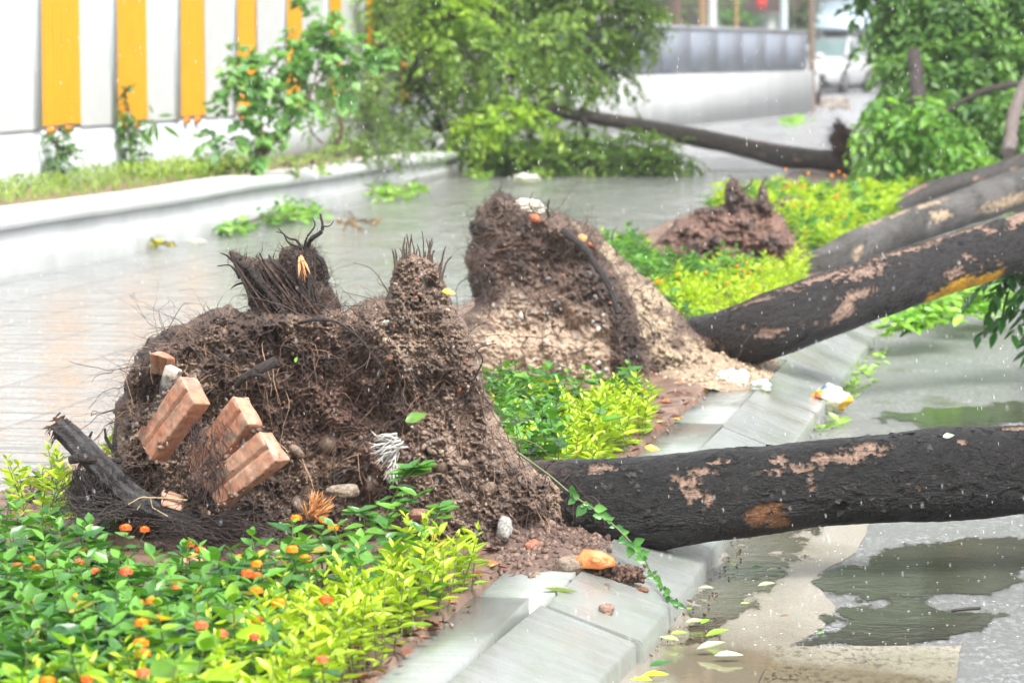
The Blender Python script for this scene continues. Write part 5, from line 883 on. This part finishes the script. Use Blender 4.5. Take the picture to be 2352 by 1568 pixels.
mb = MB(); N = 7500; rocks(mb, UV(k.uniform(U_L + .04, -.02, N), k.uniform(-.4, 3.2, N), .018), k.uniform(.035, .125, N) ** 2, np.array([.13, .088, .066]) * k.uniform(.35, 1.4, (N, 1)), 15); tubes(mb, walk(UV(k.uniform(U_L + .1, -.05, 700), k.uniform(-.1, 3, 700), .02), k.normal(0, 1, (700, 3)) * np.array([1, 1, .1]), k.uniform(.03, .14, 700), 6, .3, .0, 3), .0008, 3, (.05, .035, .028)); tag(mb.build('soil_crumbs', M['soil']), 'dark crumbs of soil and loose rootlets strewn over the planting bed', 'soil', kind='stuff')
# gutter silt
mb = MB(); N = 260; pp = UV(U_O + k.uniform(.0, .06, N) ** 1, k.uniform(-1.5, 6, N), ZR + .006); rocks(mb, pp, k.uniform(.001, .005, N), np.array([.12, .085, .06]) * k.uniform(.5, 2.2, (N, 1)), 6, .5)
rocks(mb, G(k.uniform(1500, 1660, 70), k.uniform(1335, 1480, 70), ZR + .006), k.uniform(.002, .006, 70), (.13, .08, .06), 7, .5); tag(mb.build('gutter_grit', M['soil']), 'brown grit and silt lying in the gutter against the kerb', 'grit', kind='stuff')

# ------------------------------------------------------------------ bricks, stones, splinters
def brickcol(w_, q):
    n = fbm(w_, 25, 4, 8); n2 = fbm(w_, 120, 2, 9); c = np.zeros(w_.shape) + np.array((.38, .175, .105)); c = cmix(c, (.44, .275, .195), n * 1.5 + .3); c = cmix(c, (.17, .14, .11), .75 * np.clip(fbm(w_, 26, 5, 12, .65) * 5 - .7, 0, 1)); c = cmix(c, (.07, .045, .035), np.clip(fbm(w_, 45, 4, 19, .65) * 6 - 2.4, 0, 1)); return c * (1 + .35 * n2[..., None])
def brick(label, x, y, d, L, W, T, sx=1.):
    o = P(x, y, d); mb = MB(); rbox(mb, o, L, W, T, .0035, .004, noise=.002, chip=.008, groove=(2, 0, 1, .5, .0045, .009), colf=brickcol); ob = mb.build('brick', M['brick']); tag(ob, label, 'brick', 'bricks torn up with the roots'); return ob
Lb = np.array([-.108, .085, -.139]); Wb = np.array([.036, -.046, -.056]); Tb = np.array([.034, .034, -.005]) * 1.0
brick('upper left of the three large tilted bricks in the root ball, mortar stained', 412, 862, 7.21, Lb * .98, Wb, Tb)
brick('middle of the three large tilted bricks, half covered by hair roots', 534, 908, 7.20, Lb * 1.06, Wb * 1.02, Tb)
L3 = np.array([-.145, .086, -.122]) * .98; W3 = np.array([.041, -.020, -.063]); T3 = np.array([.026, .046, -.004]) * .95
brick('lowest and rightmost of the three large tilted bricks, chipped at its right end', 598, 987, 7.12, L3, W3, T3)
brick('broken brick stub high on the left edge of the root ball', 342, 810, 7.40, np.array([-.004, .05, -.05]), np.array([.04, -.02, -.01]), np.array([.02, .05, .0]))
brick('brick half buried in soil behind the lantana below the root ball', 445, 1262, 7.06, np.array([.055, .0, -.06]), np.array([-.035, -.02, -.02]), np.array([.0, .05, -.02]))
brick('brick stub standing in the soil right of the half buried one', 548, 1282, 7.04, np.array([.03, .0, -.06]), np.array([.03, -.01, .012]), np.array([.0, .05, -.01]))
brick('orange brick scrap pressed into the soil above the broken root', 370, 1128, 7.20, np.array([.045, .01, -.015]), np.array([.0, -.01, -.03]), np.array([.0, .04, .0]))
mb = MB(); rbox(mb, P(378, 838, 7.28), np.array([-.035, .01, -.115]), np.array([.030, -.02, -.012]), np.array([.01, .03, 0]), .004, .004, chip=.008, colf=lambda w_, q: cmix(np.zeros(w_.shape) + .045, (.42, .38, .32), fbm(w_, 20, 3, 4) * 3 - .2 + (w_[..., 2:3] > w_[..., 2].max() - .02)[..., 0] * 1.)); tag(mb.build('stone_slab', M['brick']), 'dark flat stone with a pale tip wedged beside the broken brick stub', 'stone')
def stone_(label, x, y, d, s, col, seed, name='stone', m='soil', flat=.8):
    mb = MB(); V, T = ico()[0]; 
    import bmesh
    bm = bmesh.new(); bmesh.ops.create_icosphere(bm, subdivisions=4, radius=1); bm.verts.ensure_lookup_table(); V = np.array([v.co[:] for v in bm.verts]); T = np.array([[v.index for v in f.verts] for f in bm.faces]); bm.free()
    n = fbm(V * .5 + seed, 2.2, 5, seed); vv = V * (1 + .45 * n)[:, None] * np.array(s) + P(x, y, d); mb.add(vv, tris=T, col=np.array(col) * (1 + .6 * fbm(V, 5, 3, seed + 3))[:, None]); tag(mb.build(name, M[m]), label, name.replace('_', ' ')); return mb
stone_('pale grey brown stone on the loose soil, left of the orange cut wood', 1312, 1300, 7.02, (.032, .028, .022), (.24, .185, .14), 3)
stone_('small pointed grey stone under the near root ball', 1160, 1212, 7.25, (.018, .015, .026), (.30, .29, .27), 4)
stone_('angular grey stone embedded low in the near root ball', 792, 1125, 7.1, (.032, .02, .016), (.22, .175, .13), 5)
stone_('pinkish clod lying alone on the sloping kerb stone', 1393, 1400, G(1393, 1405, -.02)[1], (.017, .014, .013), (.26, .16, .125), 6, 'clod')
stone_('small red clod on the kerb stone near the trailing vine', 1475, 1353, G(1475, 1355, -.03)[1], (.015, .012, .006), (.16, .07, .04), 7, 'clod')
stone_('red brick lump among the loose soil under the trunk', 1222, 1255, 7.2, (.018, .015, .015), (.30, .11, .07), 8, 'brick_lump', 'brick')
stone_('reddish stone lying behind the lantana below the root ball centre', 962, 1180, 7.1, (.024, .02, .014), (.22, .11, .08), 9)
stone_('pale flat stone resting on the crest of the near root ball', 880, 742, 7.45, (.022, .02, .009), (.42, .38, .32), 10)
# orange cut root lump
o = thing('wood_chunk', P(1375, 1288, 7.0), 'freshly cut orange and yellow wood chunk with dark soil beside the trunk base', 'wood'); mb = MB()
V = np.array([(-1, 0, .1), (-.6, 0, .75), (.3, 0, .62), (.95, 0, .2), (1, 0, -.3), (.2, 0, -.55), (-.7, 0, -.45)]) * np.array([.042, 0, .034]); c0 = P(1368, 1286, 7.0)
fr = V + c0; bk_ = V * .8 + c0 + np.array([0, .05, -.005]); n = len(V); mb.add(np.concatenate([fr + np.array([0, -.006, 0]), bk_]), quads=[(i, (i + 1) % n, n + (i + 1) % n, n + i) for i in range(n)], col=(.70, .38, .06))
gx = np.linspace(0, 1, 24); cen = fr.mean(0); pts = []; 
for r_ in gx: pts.append(cen + (fr - cen) * r_ + np.array([0, -.012 * (1 - r_ ** 2) - .003, 0]))
pts = np.array(pts); pts[..., 1] -= .0; pts += fbm(pts, 120, 3, 3)[..., None] * np.array([0, .006, 0]); I = np.arange(24 * n).reshape(24, n); J = np.roll(I, -1, 1); mb.add(pts.reshape(-1, 3), quads=np.stack([I[:-1], I[1:], J[1:], J[:-1]], -1).reshape(-1, 4), col=cmix(np.zeros((24 * n, 3)) + np.array((.62, .17, .05)), (.72, .36, .16), (fbm(pts, 60, 3, 5) * 2).ravel() + .2)); mb.build('cut_face', M['brick'], o)
mb = MB(); k = np.random.default_rng(61); st = np.stack([k.uniform(1340, 1470, 420), k.uniform(1298, 1335, 420)], -1); st = st[np.abs(st[:, 1] - 1300 - (st[:, 0] - 1340) * .22) < 16]; rocks(mb, P(st[:, 0], st[:, 1], 7.03) + k.normal(0, .006, (len(st), 3)), k.uniform(.003, .012, len(st)), np.array([.09, .05, .035]) * k.uniform(.5, 1.6, (len(st), 1)), 8); mb.build('soil_clump', M['soil'], o)
# splinters
def splinter(label, x, y, d, col, dirv, n=60, L=(.02, .05), seed=1, sp=.009, cu=.28):
    k = np.random.default_rng(seed); st = P(x, y, d) + k.normal(0, sp, (n, 3)) * np.array([1, .5, 1.3]); mb = MB(); w_ = walk(st, np.tile(dirv, (n, 1)) + k.normal(0, cu, (n, 3)), k.uniform(*L, n), 5, .10, .0, seed); tubes(mb, w_, np.array([.0018, .0030, .0026, .0016, .0003]), 4, np.array(col) * k.uniform(.6, 1.2, (n, 1))); tag(mb.build('wood_splinter', M['root']), label, 'splinter')
splinter('bleached grey splintered wood tuft in the middle of the near root ball', 905, 1022, 7.06, (.42, .40, .38), (-.8, -.2, -.35), 90, (.02, .05), 3)
splinter('small bleached splinter tuft just below the larger grey one', 905, 1075, 7.04, (.40, .38, .35), (-.2, -.2, -.9), 30, (.015, .03), 4, .006)
splinter('orange brown splintered wood at the foot of the near root ball', 722, 1178, 7.05, (.52, .24, .09), (.6, -.2, .8), 90, (.02, .045), 5, .008)
splinter('orange torn wood shard stuck in the left root spire', 690, 590, 7.58, (.55, .28, .13), (.15, -.1, -1), 16, (.03, .055), 6, .0015, .05)
# dry stalks over the broken root
mb = MB(); tubes(mb, np.stack([P([295, 330, 330, 345], [1158, 1142, 1142, 1142], 7.1), P([320, 380, 322, 350], [1143, 1143, 1160, 1165], 7.1), P([335, 430, 315, 385], [1140, 1148, 1170, 1185], 7.1)], 1), .0012, 4, (.42, .32, .18)); tag(mb.build('dry_stalk', M['root']), 'dry straw coloured stalks lying across the thick broken root', 'stalk')
# trailing vine
o = thing('vine', P(1400, 1180, 7.1), 'thin green vine trailing from the root ball over the trunk and across the kerb', 'vine'); vp = spline([P(1190, 1040, 7.3), P(1260, 1090, 7.27), P(1320, 1140, 7.25), P(1380, 1180, 7.25), P(1440, 1235, 7.22), P(1475, 1275, 7.2), P(1500, 1320, 7.12), P(1530, 1360, 7.0), P(1560, 1390, 6.9)], 60); mb = MB(); tubes(mb, vp[None], np.linspace(.0028, .0010, 60)[None], 5, np.array([(.10, .12, .05)])); mb.build('stem', M['root'], o)
mb = MB(); k = np.random.default_rng(71); A = newA()
for i in range(14, 60):
    for _ in range(2 if i < 44 else 3):
        a = k.uniform(0, 6.28); A['p'].append(vp[i]); A['d'].append([math.cos(a), -.3, math.sin(a) - .2]); A['u'].append([0, -1., .4]); A['s'].append((k.uniform(.012, .026) if k.uniform() < .75 else k.uniform(.025, .036)) * (1 if i < 40 else .55)); t = k.uniform(); A['c'].append(np.array([.12, .32, .06]) * t + np.array([.03, .12, .03]) * (1 - t))
i = k.choice(len(A['p']), 70, replace=False); leaves(mb, np.array(A['p'])[i], np.array(A['d'])[i], np.array(A['u'])[i], np.array(A['s'])[i], .7, np.array(A['c'])[i], 'oval'); mb.build('leaves', M['leaf'], o)
# small single leaves on the trunks and balls
def one_leaf(label, x, y, d, s, c, dirv, up=(0, -.7, .7), wid=.6): mb = MB(); leaves(mb, [P(x, y, d)], [dirv], [up], s, wid, [c], 'oval'); tag(mb.build('fallen_leaf', M['leaf']), label, 'leaf')
one_leaf('pale green leaf stuck on top of the nearest trunk', 2165, 1003, 7.55, .028, (.38, .50, .34), (1, 0, .25)); one_leaf('single green leaf resting against the right side of the near root ball', 930, 968, 7.08, .05, (.12, .26, .04), (1, 0, .45)); one_leaf('yellow leaf caught near the top of the right root spire', 1015, 668, 7.42, .032, (.70, .42, .02), (1, 0, -.1)); one_leaf('tiny green leaf on the red soil of the near root ball', 678, 832, 7.36, .014, (.25, .5, .08), (.3, 0, 1))
one_leaf('orange yellow leaf on the soil at the edge of the lime seedlings', 1480, 1027, 8.7, .042, (.75, .38, .02), (1, 0, -.05)); one_leaf('rolled pale green leaf on the kerb border slab', 1250, 1350, G(1250, 1352, .02)[1], .075, (.34, .42, .22), (1, .4, .0), (0, 0, 1), .35)
# twig on the asphalt
mb = MB(); tubes(mb, spline([G(2185, 1402, ZR + .012), G(2215, 1398, ZR + .016), G(2250, 1396, ZR + .012)], 8)[None], .004, 6, (.03, .022, .02), cap=True); tag(mb.build('twig', M['root']), 'short dark twig lying alone on the wet asphalt at lower right', 'twig')
# plastic bags
def bag(name, label, x, y, w_, h_, d, col, seed, cols2=None, flat=1.):
    import bmesh
    bm = bmesh.new(); bmesh.ops.create_icosphere(bm, subdivisions=5, radius=1); bm.verts.ensure_lookup_table(); V = np.array([v.co[:] for v in bm.verts]); T = np.array([[v.index for v in f.verts] for f in bm.faces]); bm.free()
    n = fbm(V + seed, 1.4, 3, seed); cr = np.abs(fbm(V * np.array([1, 1, 2]) + seed, 2.6, 3, seed + 5)); vv = V * (1 + .5 * n - .55 * cr)[:, None] * np.array([w_ / 2, w_ * .35, h_ / 2]); c = P(x, y, d); vv = vv + c; c_ = np.zeros((len(V), 3)) + np.array(col)
    if cols2: 
        for (dv, th, cc) in cols2: c_ = np.where(((unit(V) @ unit(np.array(dv, float))) + .2 * n > th)[:, None], np.array(cc), c_)
    mb = MB(); mb.add(vv, tris=T, col=c_); tag(mb.build(name, M['litter'], None, True), label, 'plastic bag' if name == 'plastic_bag' else 'wrapper')
d_ = G(1700, 895, 0)[1]; bag('plastic_bag', 'crumpled white plastic bag beside the second root ball on the kerb', 1685, 874, .085 * d_ / 8.6, .062 * d_ / 8.6, d_, (.80, .82, .82), 3); bag('plastic_bag', 'thin tail of clear plastic trailing over the kerb stone', 1748, 886, .07, .045, d_ - .1, (.66, .69, .69), 8)
d_ = G(1920, 950, ZR)[1]; bag('snack_wrapper', 'crumpled white snack wrapper with yellow and red corners lying in the gutter', 1908, 915, .13, .095, d_, (.74, .74, .72), 5, [((-1, -.4, .5), .86, (.72, .52, .10)), ((-1, -.6, 0), .92, (.62, .18, .08)), ((-.4, -.3, 1), .96, (.12, .22, .40)), ((.9, -.5, -.5), .86, (.72, .46, .08))])
d_ = G(1210, 420, 0)[1]; bag('plastic_bag', 'white plastic bag afloat on the flooded path before the fallen crown', 1210, 410, .25, .085, d_, (.74, .74, .75), 14)
d_ = G(455, 560, 0)[1]; bag('plastic_bag', 'flat scrap of pale plastic on the wet path near the wall', 452, 556, .11, .035, d_, (.74, .74, .72), 12)
bag('plastic_bag', 'pinkish white plastic scrap draped on the crest of the second root ball', 1212, 475, .13, .055, 11.45, (.72, .66, .62), 13)

# ------------------------------------------------------------------ far side: boundary wall, cars, poles, buildings
a = G(1300, 312, 0); b_ = G(1866, 256, 0); dirw = unit((b_ - a)[None])[0]; nw = np.array([dirw[1], -dirw[0], 0]); Lw = np.linalg.norm(b_ - a)
bw = thing('boundary_wall', (a + b_) / 2, 'white concrete wall topped by grey screen panels across the far road', 'wall')
mb = MB(); box(mb, a + np.array([0, 0, -.1]), dirw * Lw, -nw * .25 if nw[1] < 0 else nw * .25, (0, 0, .87)); mb.build('wall_body', M['white_wall'], bw)
off = (nw if nw[1] > 0 else -nw) * .1; nP = 9; 
M['panel'] = conc('grey_panel', (.17, .19, .23), (.135, .15, .18), .5, 1.5)
for i in range(nP):
    s0, s1 = Lw * (i + .02) / nP, Lw * (i + .98) / nP; mb = MB(); box(mb, a + dirw * s0 + off + np.array([0, 0, .80]), dirw * (s1 - s0), off * .4, (0, 0, .66)); mb.build('screen_panel', M['panel'], bw)
    mb = MB(); box(mb, a + dirw * s1 + off * 1.6 + np.array([0, 0, .7]), dirw * .09, off * .8, (0, 0, .82), col=(.22, .23, .25)); mb.build('post', M['metal'], bw)
mb = MB(); box(mb, a + off * .9 + np.array([0, 0, 1.46]), dirw * Lw, off * .9, (0, 0, .07), col=(.2, .21, .23)); mb.build('top_rail', M['metal'], bw)
mb = MB()
for s in np.arange(0, Lw, .17): box(mb, a + dirw * s + off * 1.5 + np.array([0, 0, .75]), dirw * .025, off * .25, (0, 0, .08), col=(.3, .3, .3))
mb.build('railing_bars', M['metal'], bw)

def car(label, x, ybase, rot, z=0.):
    g = G(x, ybase, -.016); o = thing('parked_car', g, label, 'car', 'white parked cars'); Rz = np.array(Matrix.Rotation(rot, 3, 'Z'))
    def tr(v): return np.asarray(v) @ Rz.T + g
    # body stations along y (front at -2.1): (y, half width, z low, z shoulder)
    st = [(-2.12, .62, .38, .58), (-2.05, .76, .28, .74), (-1.85, .83, .22, .86), (-1.3, .87, .20, .97), (-.75, .88, .20, 1.02), (.6, .88, .20, 1.03), (1.6, .86, .22, 1.03), (2.05, .80, .28, .95), (2.15, .70, .40, .80)]
    rows = []
    for (y, hw, z0, z1) in st: rows.append([(s * wx * hw, y, z0 + (z1 - z0) * f) for s, wx, f in ((-1, .8, 0), (-1, .97, .12), (-1, 1, .5), (-1, .95, .85), (-1, .8, 1), (-.001, 0, 1.03), (1, .8, 1), (1, .95, .85), (1, 1, .5), (1, .97, .12), (1, .8, 0))])
    v = np.array(rows); n = v.shape[1]; I = np.arange(v.shape[0] * n).reshape(-1, n); q = np.stack([I[:-1, :-1], I[:-1, 1:], I[1:, 1:], I[1:, :-1]], -1).reshape(-1, 4)
    mb = MB(); mb.add(tr(v.reshape(-1, 3)), quads=q); 
    for e in (0, -1): mb.add(tr(v[e]), tris=[(0, i, i + 1) for i in range(1, n - 1)])
    mb.build('body', M['carpaint'], o, True)
    gh = [(-1.0, .74, 1.0, 1.0), (-.35, .70, 1.0, 1.42), (.1, .66, 1.0, 1.52), (1.0, .66, 1.0, 1.54), (1.7, .66, 1.0, 1.42), (2.05, .72, 1.0, 1.0)]
    rows = [[(-1 * hw * 1.1, y, z0), (-hw * .9, y, z1 - .04), (-hw * .7, y, z1), (hw * .7, y, z1), (hw * .9, y, z1 - .04), (hw * 1.1, y, z0)] for (y, hw, z0, z1) in gh]; v = np.array(rows); n = 6; I = np.arange(36).reshape(6, 6); q = np.stack([I[:-1, :-1], I[:-1, 1:], I[1:, 1:], I[1:, :-1]], -1)
    mb = MB(); mb.add(tr(v.reshape(-1, 3)), quads=q[:, [0, 4]].reshape(-1, 4)); mb.add(tr(v.reshape(-1, 3)), quads=q[[0, 1]][:, [1, 2, 3]].reshape(-1, 4)); mb.build('window_glass', M['glass'], o)
    mb = MB(); vr = v.copy(); vr[..., 2] += .012; mb.add(tr(vr.reshape(-1, 3)), quads=q[2:4, 1:4].reshape(-1, 4)); mb.add(tr(vr.reshape(-1, 3)), quads=q[4:, 1:4].reshape(-1, 4))
    for s in (-1, 1):
        for (p0, p1) in (((-1.02, .80, .99), (-.30, .68, 1.44)), ((-.30, .68, 1.44), (.2, .62, 1.53)), ((.35, .84, 1.0), (.35, .62, 1.5)), ((2.05, .80, 1.0), (1.65, .64, 1.43)), ((.2, .62, 1.53), (1.65, .64, 1.43))): tubes(mb, tr(np.array([[s * p0[1], p0[0], p0[2]], [s * p1[1], p1[0], p1[2]]]))[None], .045, 6)
    mb.build('roof', M['carpaint'], o)
    for s in (-1, 1):
        for y in (-1.35, 1.35):
            mb = MB(); a_ = np.linspace(0, 2 * math.pi, 29)[:-1]; prof = [(.20, .0), (.30, .0), (.33, .03), (.33, .17), (.30, .2), (.20, .2)]
            ring = np.array([[(s * (.90 - ww), y + r_ * math.cos(t), .32 + r_ * math.sin(t)) for t in a_] for r_, ww in prof]); I = np.arange(6 * 28).reshape(6, 28); J = np.roll(I, -1, 1); mb.add(tr(ring.reshape(-1, 3)), quads=np.stack([I[:-1], I[1:], J[1:], J[:-1]], -1).reshape(-1, 4)); wh = mb.build('wheel', M['rubber'], o)
            mb = MB(); 
            for t in range(5): th = t * 2 * math.pi / 5; tubes(mb, tr(np.array([[s * .885, y, .32], [s * .885, y + .2 * math.cos(th), .32 + .2 * math.sin(th)]]))[None], .025, 5)
            cen = [(s * .87, y + .2 * math.cos(t), .32 + .2 * math.sin(t)) for t in a_] + [(s * .87, y, .32)]; mb.add(tr(np.array(cen)), tris=[(i, (i + 1) % 28, 28) for i in range(28)]); r2 = mb.build('rim', M['rim'], o); r2.parent = wh
        mb = MB(); V, T = ico()[0]; mb.add(tr(V * np.array([.12, .10, .08]) + np.array([s * .98, -.72, 1.05])), tris=T); mb.build('wing_mirror', M['carpaint'], o, True)
        mb = MB(); mb.add(tr(V * np.array([.15, .10, .07]) + np.array([s * .62, -1.98, .70])), tris=T); mb.build('headlight', M['glass'], o, True)
    mb = MB(); box(mb, tr(np.array([-.5, -2.16, .36]))[None][0], Rz @ np.array([1., 0, 0]), Rz @ np.array([0, .06, 0]), (0, 0, .18)); mb.build('grille', M['dark'], o)
    mb = MB(); box(mb, tr(np.array([-.78, -2.0, .10])), Rz @ np.array([1.56, 0, 0]), Rz @ np.array([0, 4., 0]), (0, 0, .14)); mb.build('underbody', M['dark'], o); return o
car('white hatchback parked at the far road, its front wheel showing beside the brown post', 1899, 213, R(-20)); car('white car of which only the roof shows over the grey panel fence', 1764, 243, R(3))

def pole(name, label, x, y0, wpx, d, col, cat, m='metal', topz=6.5, sides=14, lean=0):
    b = P(x, 122, d); b[2] = -.1; hw = wpx * d / F / 2; o = thing(name, b, label, cat); mb = MB(); z = np.linspace(-.1, topz, 14); pts = np.stack([b[0] + lean * z, b[1] + 0 * z, z], -1); r_ = hw * np.interp(z, [-.1, .2, .6, topz], [1.35 if m == 'bark' else 1.0, 1.15 if m == 'bark' else 1., 1, .8]); tubes(mb, pts[None], r_[None], sides, np.array([col]))
    mb.build('trunk' if m == 'bark' else 'shaft', M[m], o, True)
    if m == 'bark':
        mc = MB(); k = np.random.default_rng(int(x)); c = np.array([b[0] + lean * topz, b[1], topz]); big = topz > 8; N = 4200 if big else 900; q = c + k.normal(0, 1.5 if big else .8, (N, 3)) * np.array([1, 1, .6]) + np.array([0, 0, .5]); leaves(mc, q, k.normal(0, 1, (N, 3)), np.tile([0, 0, 1.], (N, 1)) + k.normal(0, .4, (N, 3)), .22, .5, np.array([.07, .17, .03]) * k.uniform(.6, 1.6, (N, 1)), 'small'); mc.build('crown', M['farleaf'], o)
    else: mc = MB(); box(mc, b + np.array([-hw * 2, -hw * 2, .0]), (hw * 4, 0, 0), (0, hw * 4, 0), (0, 0, .13), col=(.3, .3, .3)); mc.build('base_plate', M[m], o); mc = MB(); tubes(mc, np.array([[b + np.array([0, 0, topz + .1]), b + np.array([-.4, 0, topz + .35]), b + np.array([-1.1, 0, topz + .4])]]), .04, 6, col); mc.build('lamp_arm', M[m], o)
pole('street_tree', 'brown leaning tree trunk at the end of the white boundary wall', 1866, 225, 15, 64.5, (.17, .125, .095), 'tree', 'bark', 8.6, lean=-.012)
pole('street_tree', 'reddish brown trunk behind the grey panels, left of the tan one', 1552, 60, 26, 75, (.20, .13, .10), 'tree', 'bark', 5.5)
pole('street_tree', 'tan trunk beside the white pole behind the grey panels', 1613, 60, 18, 74, (.42, .27, .14), 'tree', 'bark', 5.2)
pole('street_tree', 'slim orange brown trunk midway along the grey panels', 1691, 60, 8, 72, (.40, .23, .10), 'tree', 'bark', 4.6)
pole('lamp_post', 'white pole standing just right of the tan trunk', 1636, 60, 20, 70, (.66, .66, .66), 'pole'); pole('lamp_post', 'pale blue grey pole standing by the hidden white car', 1800, 70, 18, 68, (.50, .58, .60), 'pole')
# buildings
def building(label, x0, x1, d, top, col, wins, name='building', roofc=(.2, .2, .2), winc=(.03, .03, .035), depth=9, frames=(.4, .4, .4)):
    a = P(x0, 122, d); b = P(x1, 122, d); a[2] = b[2] = -.2; W = b[0] - a[0]; o = thing(name, (a + b) / 2, label, 'building'); mb = MB(); box(mb, a, (W, 0, 0), (0, depth, 0), (0, 0, top + .2), col=col); mb.build('wall', M['paint'], o)
    mb = MB(); box(mb, a + np.array([-.3, -.4, top + .2]), (W + .6, 0, 0), (0, depth + .8, 0), (0, 0, .25), col=roofc); mb.build('roof', M['paint'], o)
    for (fx, fz, ww, hh) in wins:
        q = a + np.array([fx * W, -.05, .2 + fz]); mb = MB(); box(mb, q, (ww, 0, 0), (0, .03, 0), (0, 0, hh), col=frames); fr_ = mb.build('window', M['paint'], o); mb = MB(); box(mb, q + np.array([.08, -.02, .08]), (ww - .16, 0, 0), (0, .03, 0), (0, 0, hh - .16), col=winc); g_ = mb.build('pane', M['metal'], o); g_.parent = fr_
    return o
building('long pale building glimpsed through gaps in the fallen crown', 500, 1470, 110, 7, (.66, .60, .58), [(.1 + .13 * i, 1.0, .9, 1.3) for i in range(7)] + [(.1 + .13 * i, 4.2, .9, 1.3) for i in range(7)], winc=(.12, .13, .14))
building('dark brown shopfront building behind the grey panels', 1475, 1868, 98, 6.5, (.075, .05, .045), [(.05, .3, .9, 2.0), (.30, .3, 1.1, 2.0), (.62, .3, 1.2, 2.0), (.85, .3, .6, 2.0)], winc=(.03, .045, .035), frames=(.05, .035, .03))
building('blue grey building with a wide awning behind the white car', 1872, 2130, 112, 6, (.24, .26, .28), [(.05, .4, 1.0, 1.5), (.5, .4, 1.2, 1.5)])
building('tall cream building far beyond the right hand trees', 2130, 2900, 130, 9, (.62, .58, .52), [(.08 + .1 * i, 1., 1., 1.5) for i in range(8)])
a = P(1868, 60, 110); mb = MB(); v = np.array([P(1868, 62, 110), P(2000, 62, 110), P(1985, -4, 112), P(1885, 2, 112)]); mb.add(np.concatenate([v, v - np.array([0, 0, .12])]), quads=[(0, 1, 2, 3), (7, 6, 5, 4), (0, 4, 5, 1), (1, 5, 6, 2), (2, 6, 7, 3), (3, 7, 4, 0)], col=(.36, .45, .52)); 
tag(mb.build('awning', M['metal']), 'sloping blue grey metal awning over the far shop', 'awning')
a = P(1738, 20, 97); mb = MB(); box(mb, a, (.28, 0, 0), (0, .12, 0), (0, 0, .55), col=(.62, .04, .03)); tag(mb.build('red_sign', M['metal']), 'small red sign hanging on the dark shopfront', 'sign')
bush('bush', 'far round green bush behind the grey panels left of the pale pole', [(1665, 55, 26, 80), (1700, 60, 22, 80), (1690, 20, 24, 82), (1735, 60, 14, 80)], 220, ((.14, .30, .08), (.06, .14, .04)), 601, (), (.10, .2), 7, .6, .3, .2, 'bush')
bush('bush', 'dark olive conical bush behind the grey panels near the brown trunk', [(1830, 50, 26, 80), (1815, 65, 18, 80), (1850, 20, 22, 80), (1845, 60, 20, 80), (1858, -20, 20, 80)], 260, ((.14, .20, .08), (.06, .10, .035)), 602, (), (.10, .2), 7, .5, .3, .2, 'bush')
bush('bush', 'green bush seen between trunks at the top left of the dark shopfront', [(1590, 20, 16, 82), (1520, 10, 30, 80), (1500, 50, 20, 80)], 200, ((.14, .30, .06), (.05, .12, .03)), 603, (), (.10, .2), 7, .6, .3, .2, 'bush')
bush('hedge', 'dense green hedge far beyond the striped fence and fallen crown', [(820 + 60 * i, 60 + 20 * math.sin(i), 60, 46) for i in range(9)] + [(820 + 60 * i, -40, 70, 47) for i in range(9)], 26, ((.20, .36, .08), (.06, .13, .03)), 604, (), (.12, .2), 8, .5, .3, .3, 'hedge')
# rubble beside the far car
mb = MB(); k = np.random.default_rng(91); q = G(k.uniform(1868, 1950, 60), k.uniform(228, 250, 60), 0); rocks(mb, q, k.uniform(.04, .12, 60), np.array([.26, .22, .19]) * k.uniform(.6, 1.3, (60, 1)), 9, .5); tag(mb.build('rubble', M['soil']), 'pale broken rubble heaped on the far road before the parked car', 'rubble', kind='stuff')

# ------------------------------------------------------------------ falling rain
k = np.random.default_rng(99); N = 3000; x = k.uniform(-50, 2400, N); y = k.uniform(-30, 1600, N); d = k.uniform(4.6, 20, N); p0 = P(x, y, d); p0 = p0[(p0[:, 2] > .05)]; n = len(p0); ln = k.uniform(.004, .009, n); mb = MB()
tubes(mb, np.stack([p0, p0 + np.stack([ln * .05, 0 * ln, -ln * .5], -1), p0 + np.stack([ln * .1, 0 * ln, -ln], -1)], 1), np.array([.00015, .0005, .00015]), 4, (.9, .9, .9)); tag(mb.build('rain', M['rain']), 'fine raindrops falling all over the scene', 'rain', kind='stuff')

mb = MB(); k = np.random.default_rng(98); N = 170; x = k.uniform(1700, 2360, N); y = k.uniform(1200, 1480, N); p0 = G(x, y, ZR + .004); u_ = (p0 - K0) @ RN; p0 = p0[u_ > U_O + .01]; n = len(p0); w_ = k.uniform(.0006, .0022, n)
V, T = ico()[1]; v = V[None] * w_[:, None, None] * np.array([1.6, 1, .3]) + p0[:, None]; mb.add(v.reshape(-1, 3), tris=(T[None] + (np.arange(n) * len(V))[:, None, None]).reshape(-1, 3), col=(.9, .9, .9)); tag(mb.build('rain_splashes', M['rain']), 'tiny white rain splashes dotting the puddles on the road', 'rain splashes', kind='stuff')

mb = MB(); box(mb, (-160, -30, -1.2), (320, 0, 0), (0, 280, 0), (0, 0, 14.5)); m = bpy.data.materials.new('haze'); m.use_nodes = True; nt = m.node_tree; nt.nodes.remove(nt.nodes['Principled BSDF']); pv = nt.nodes.new('ShaderNodeVolumePrincipled'); pv.inputs['Density'].default_value = .0011; pv.inputs['Color'].default_value = (.92, .95, .98, 1); pv.inputs['Anisotropy'].default_value = .2; nt.links.new(pv.outputs[0], nt.nodes['Material Output'].inputs['Volume'])
tag(mb.build('haze', m), 'thin pale rain haze hanging over the whole street', 'haze', kind='stuff')
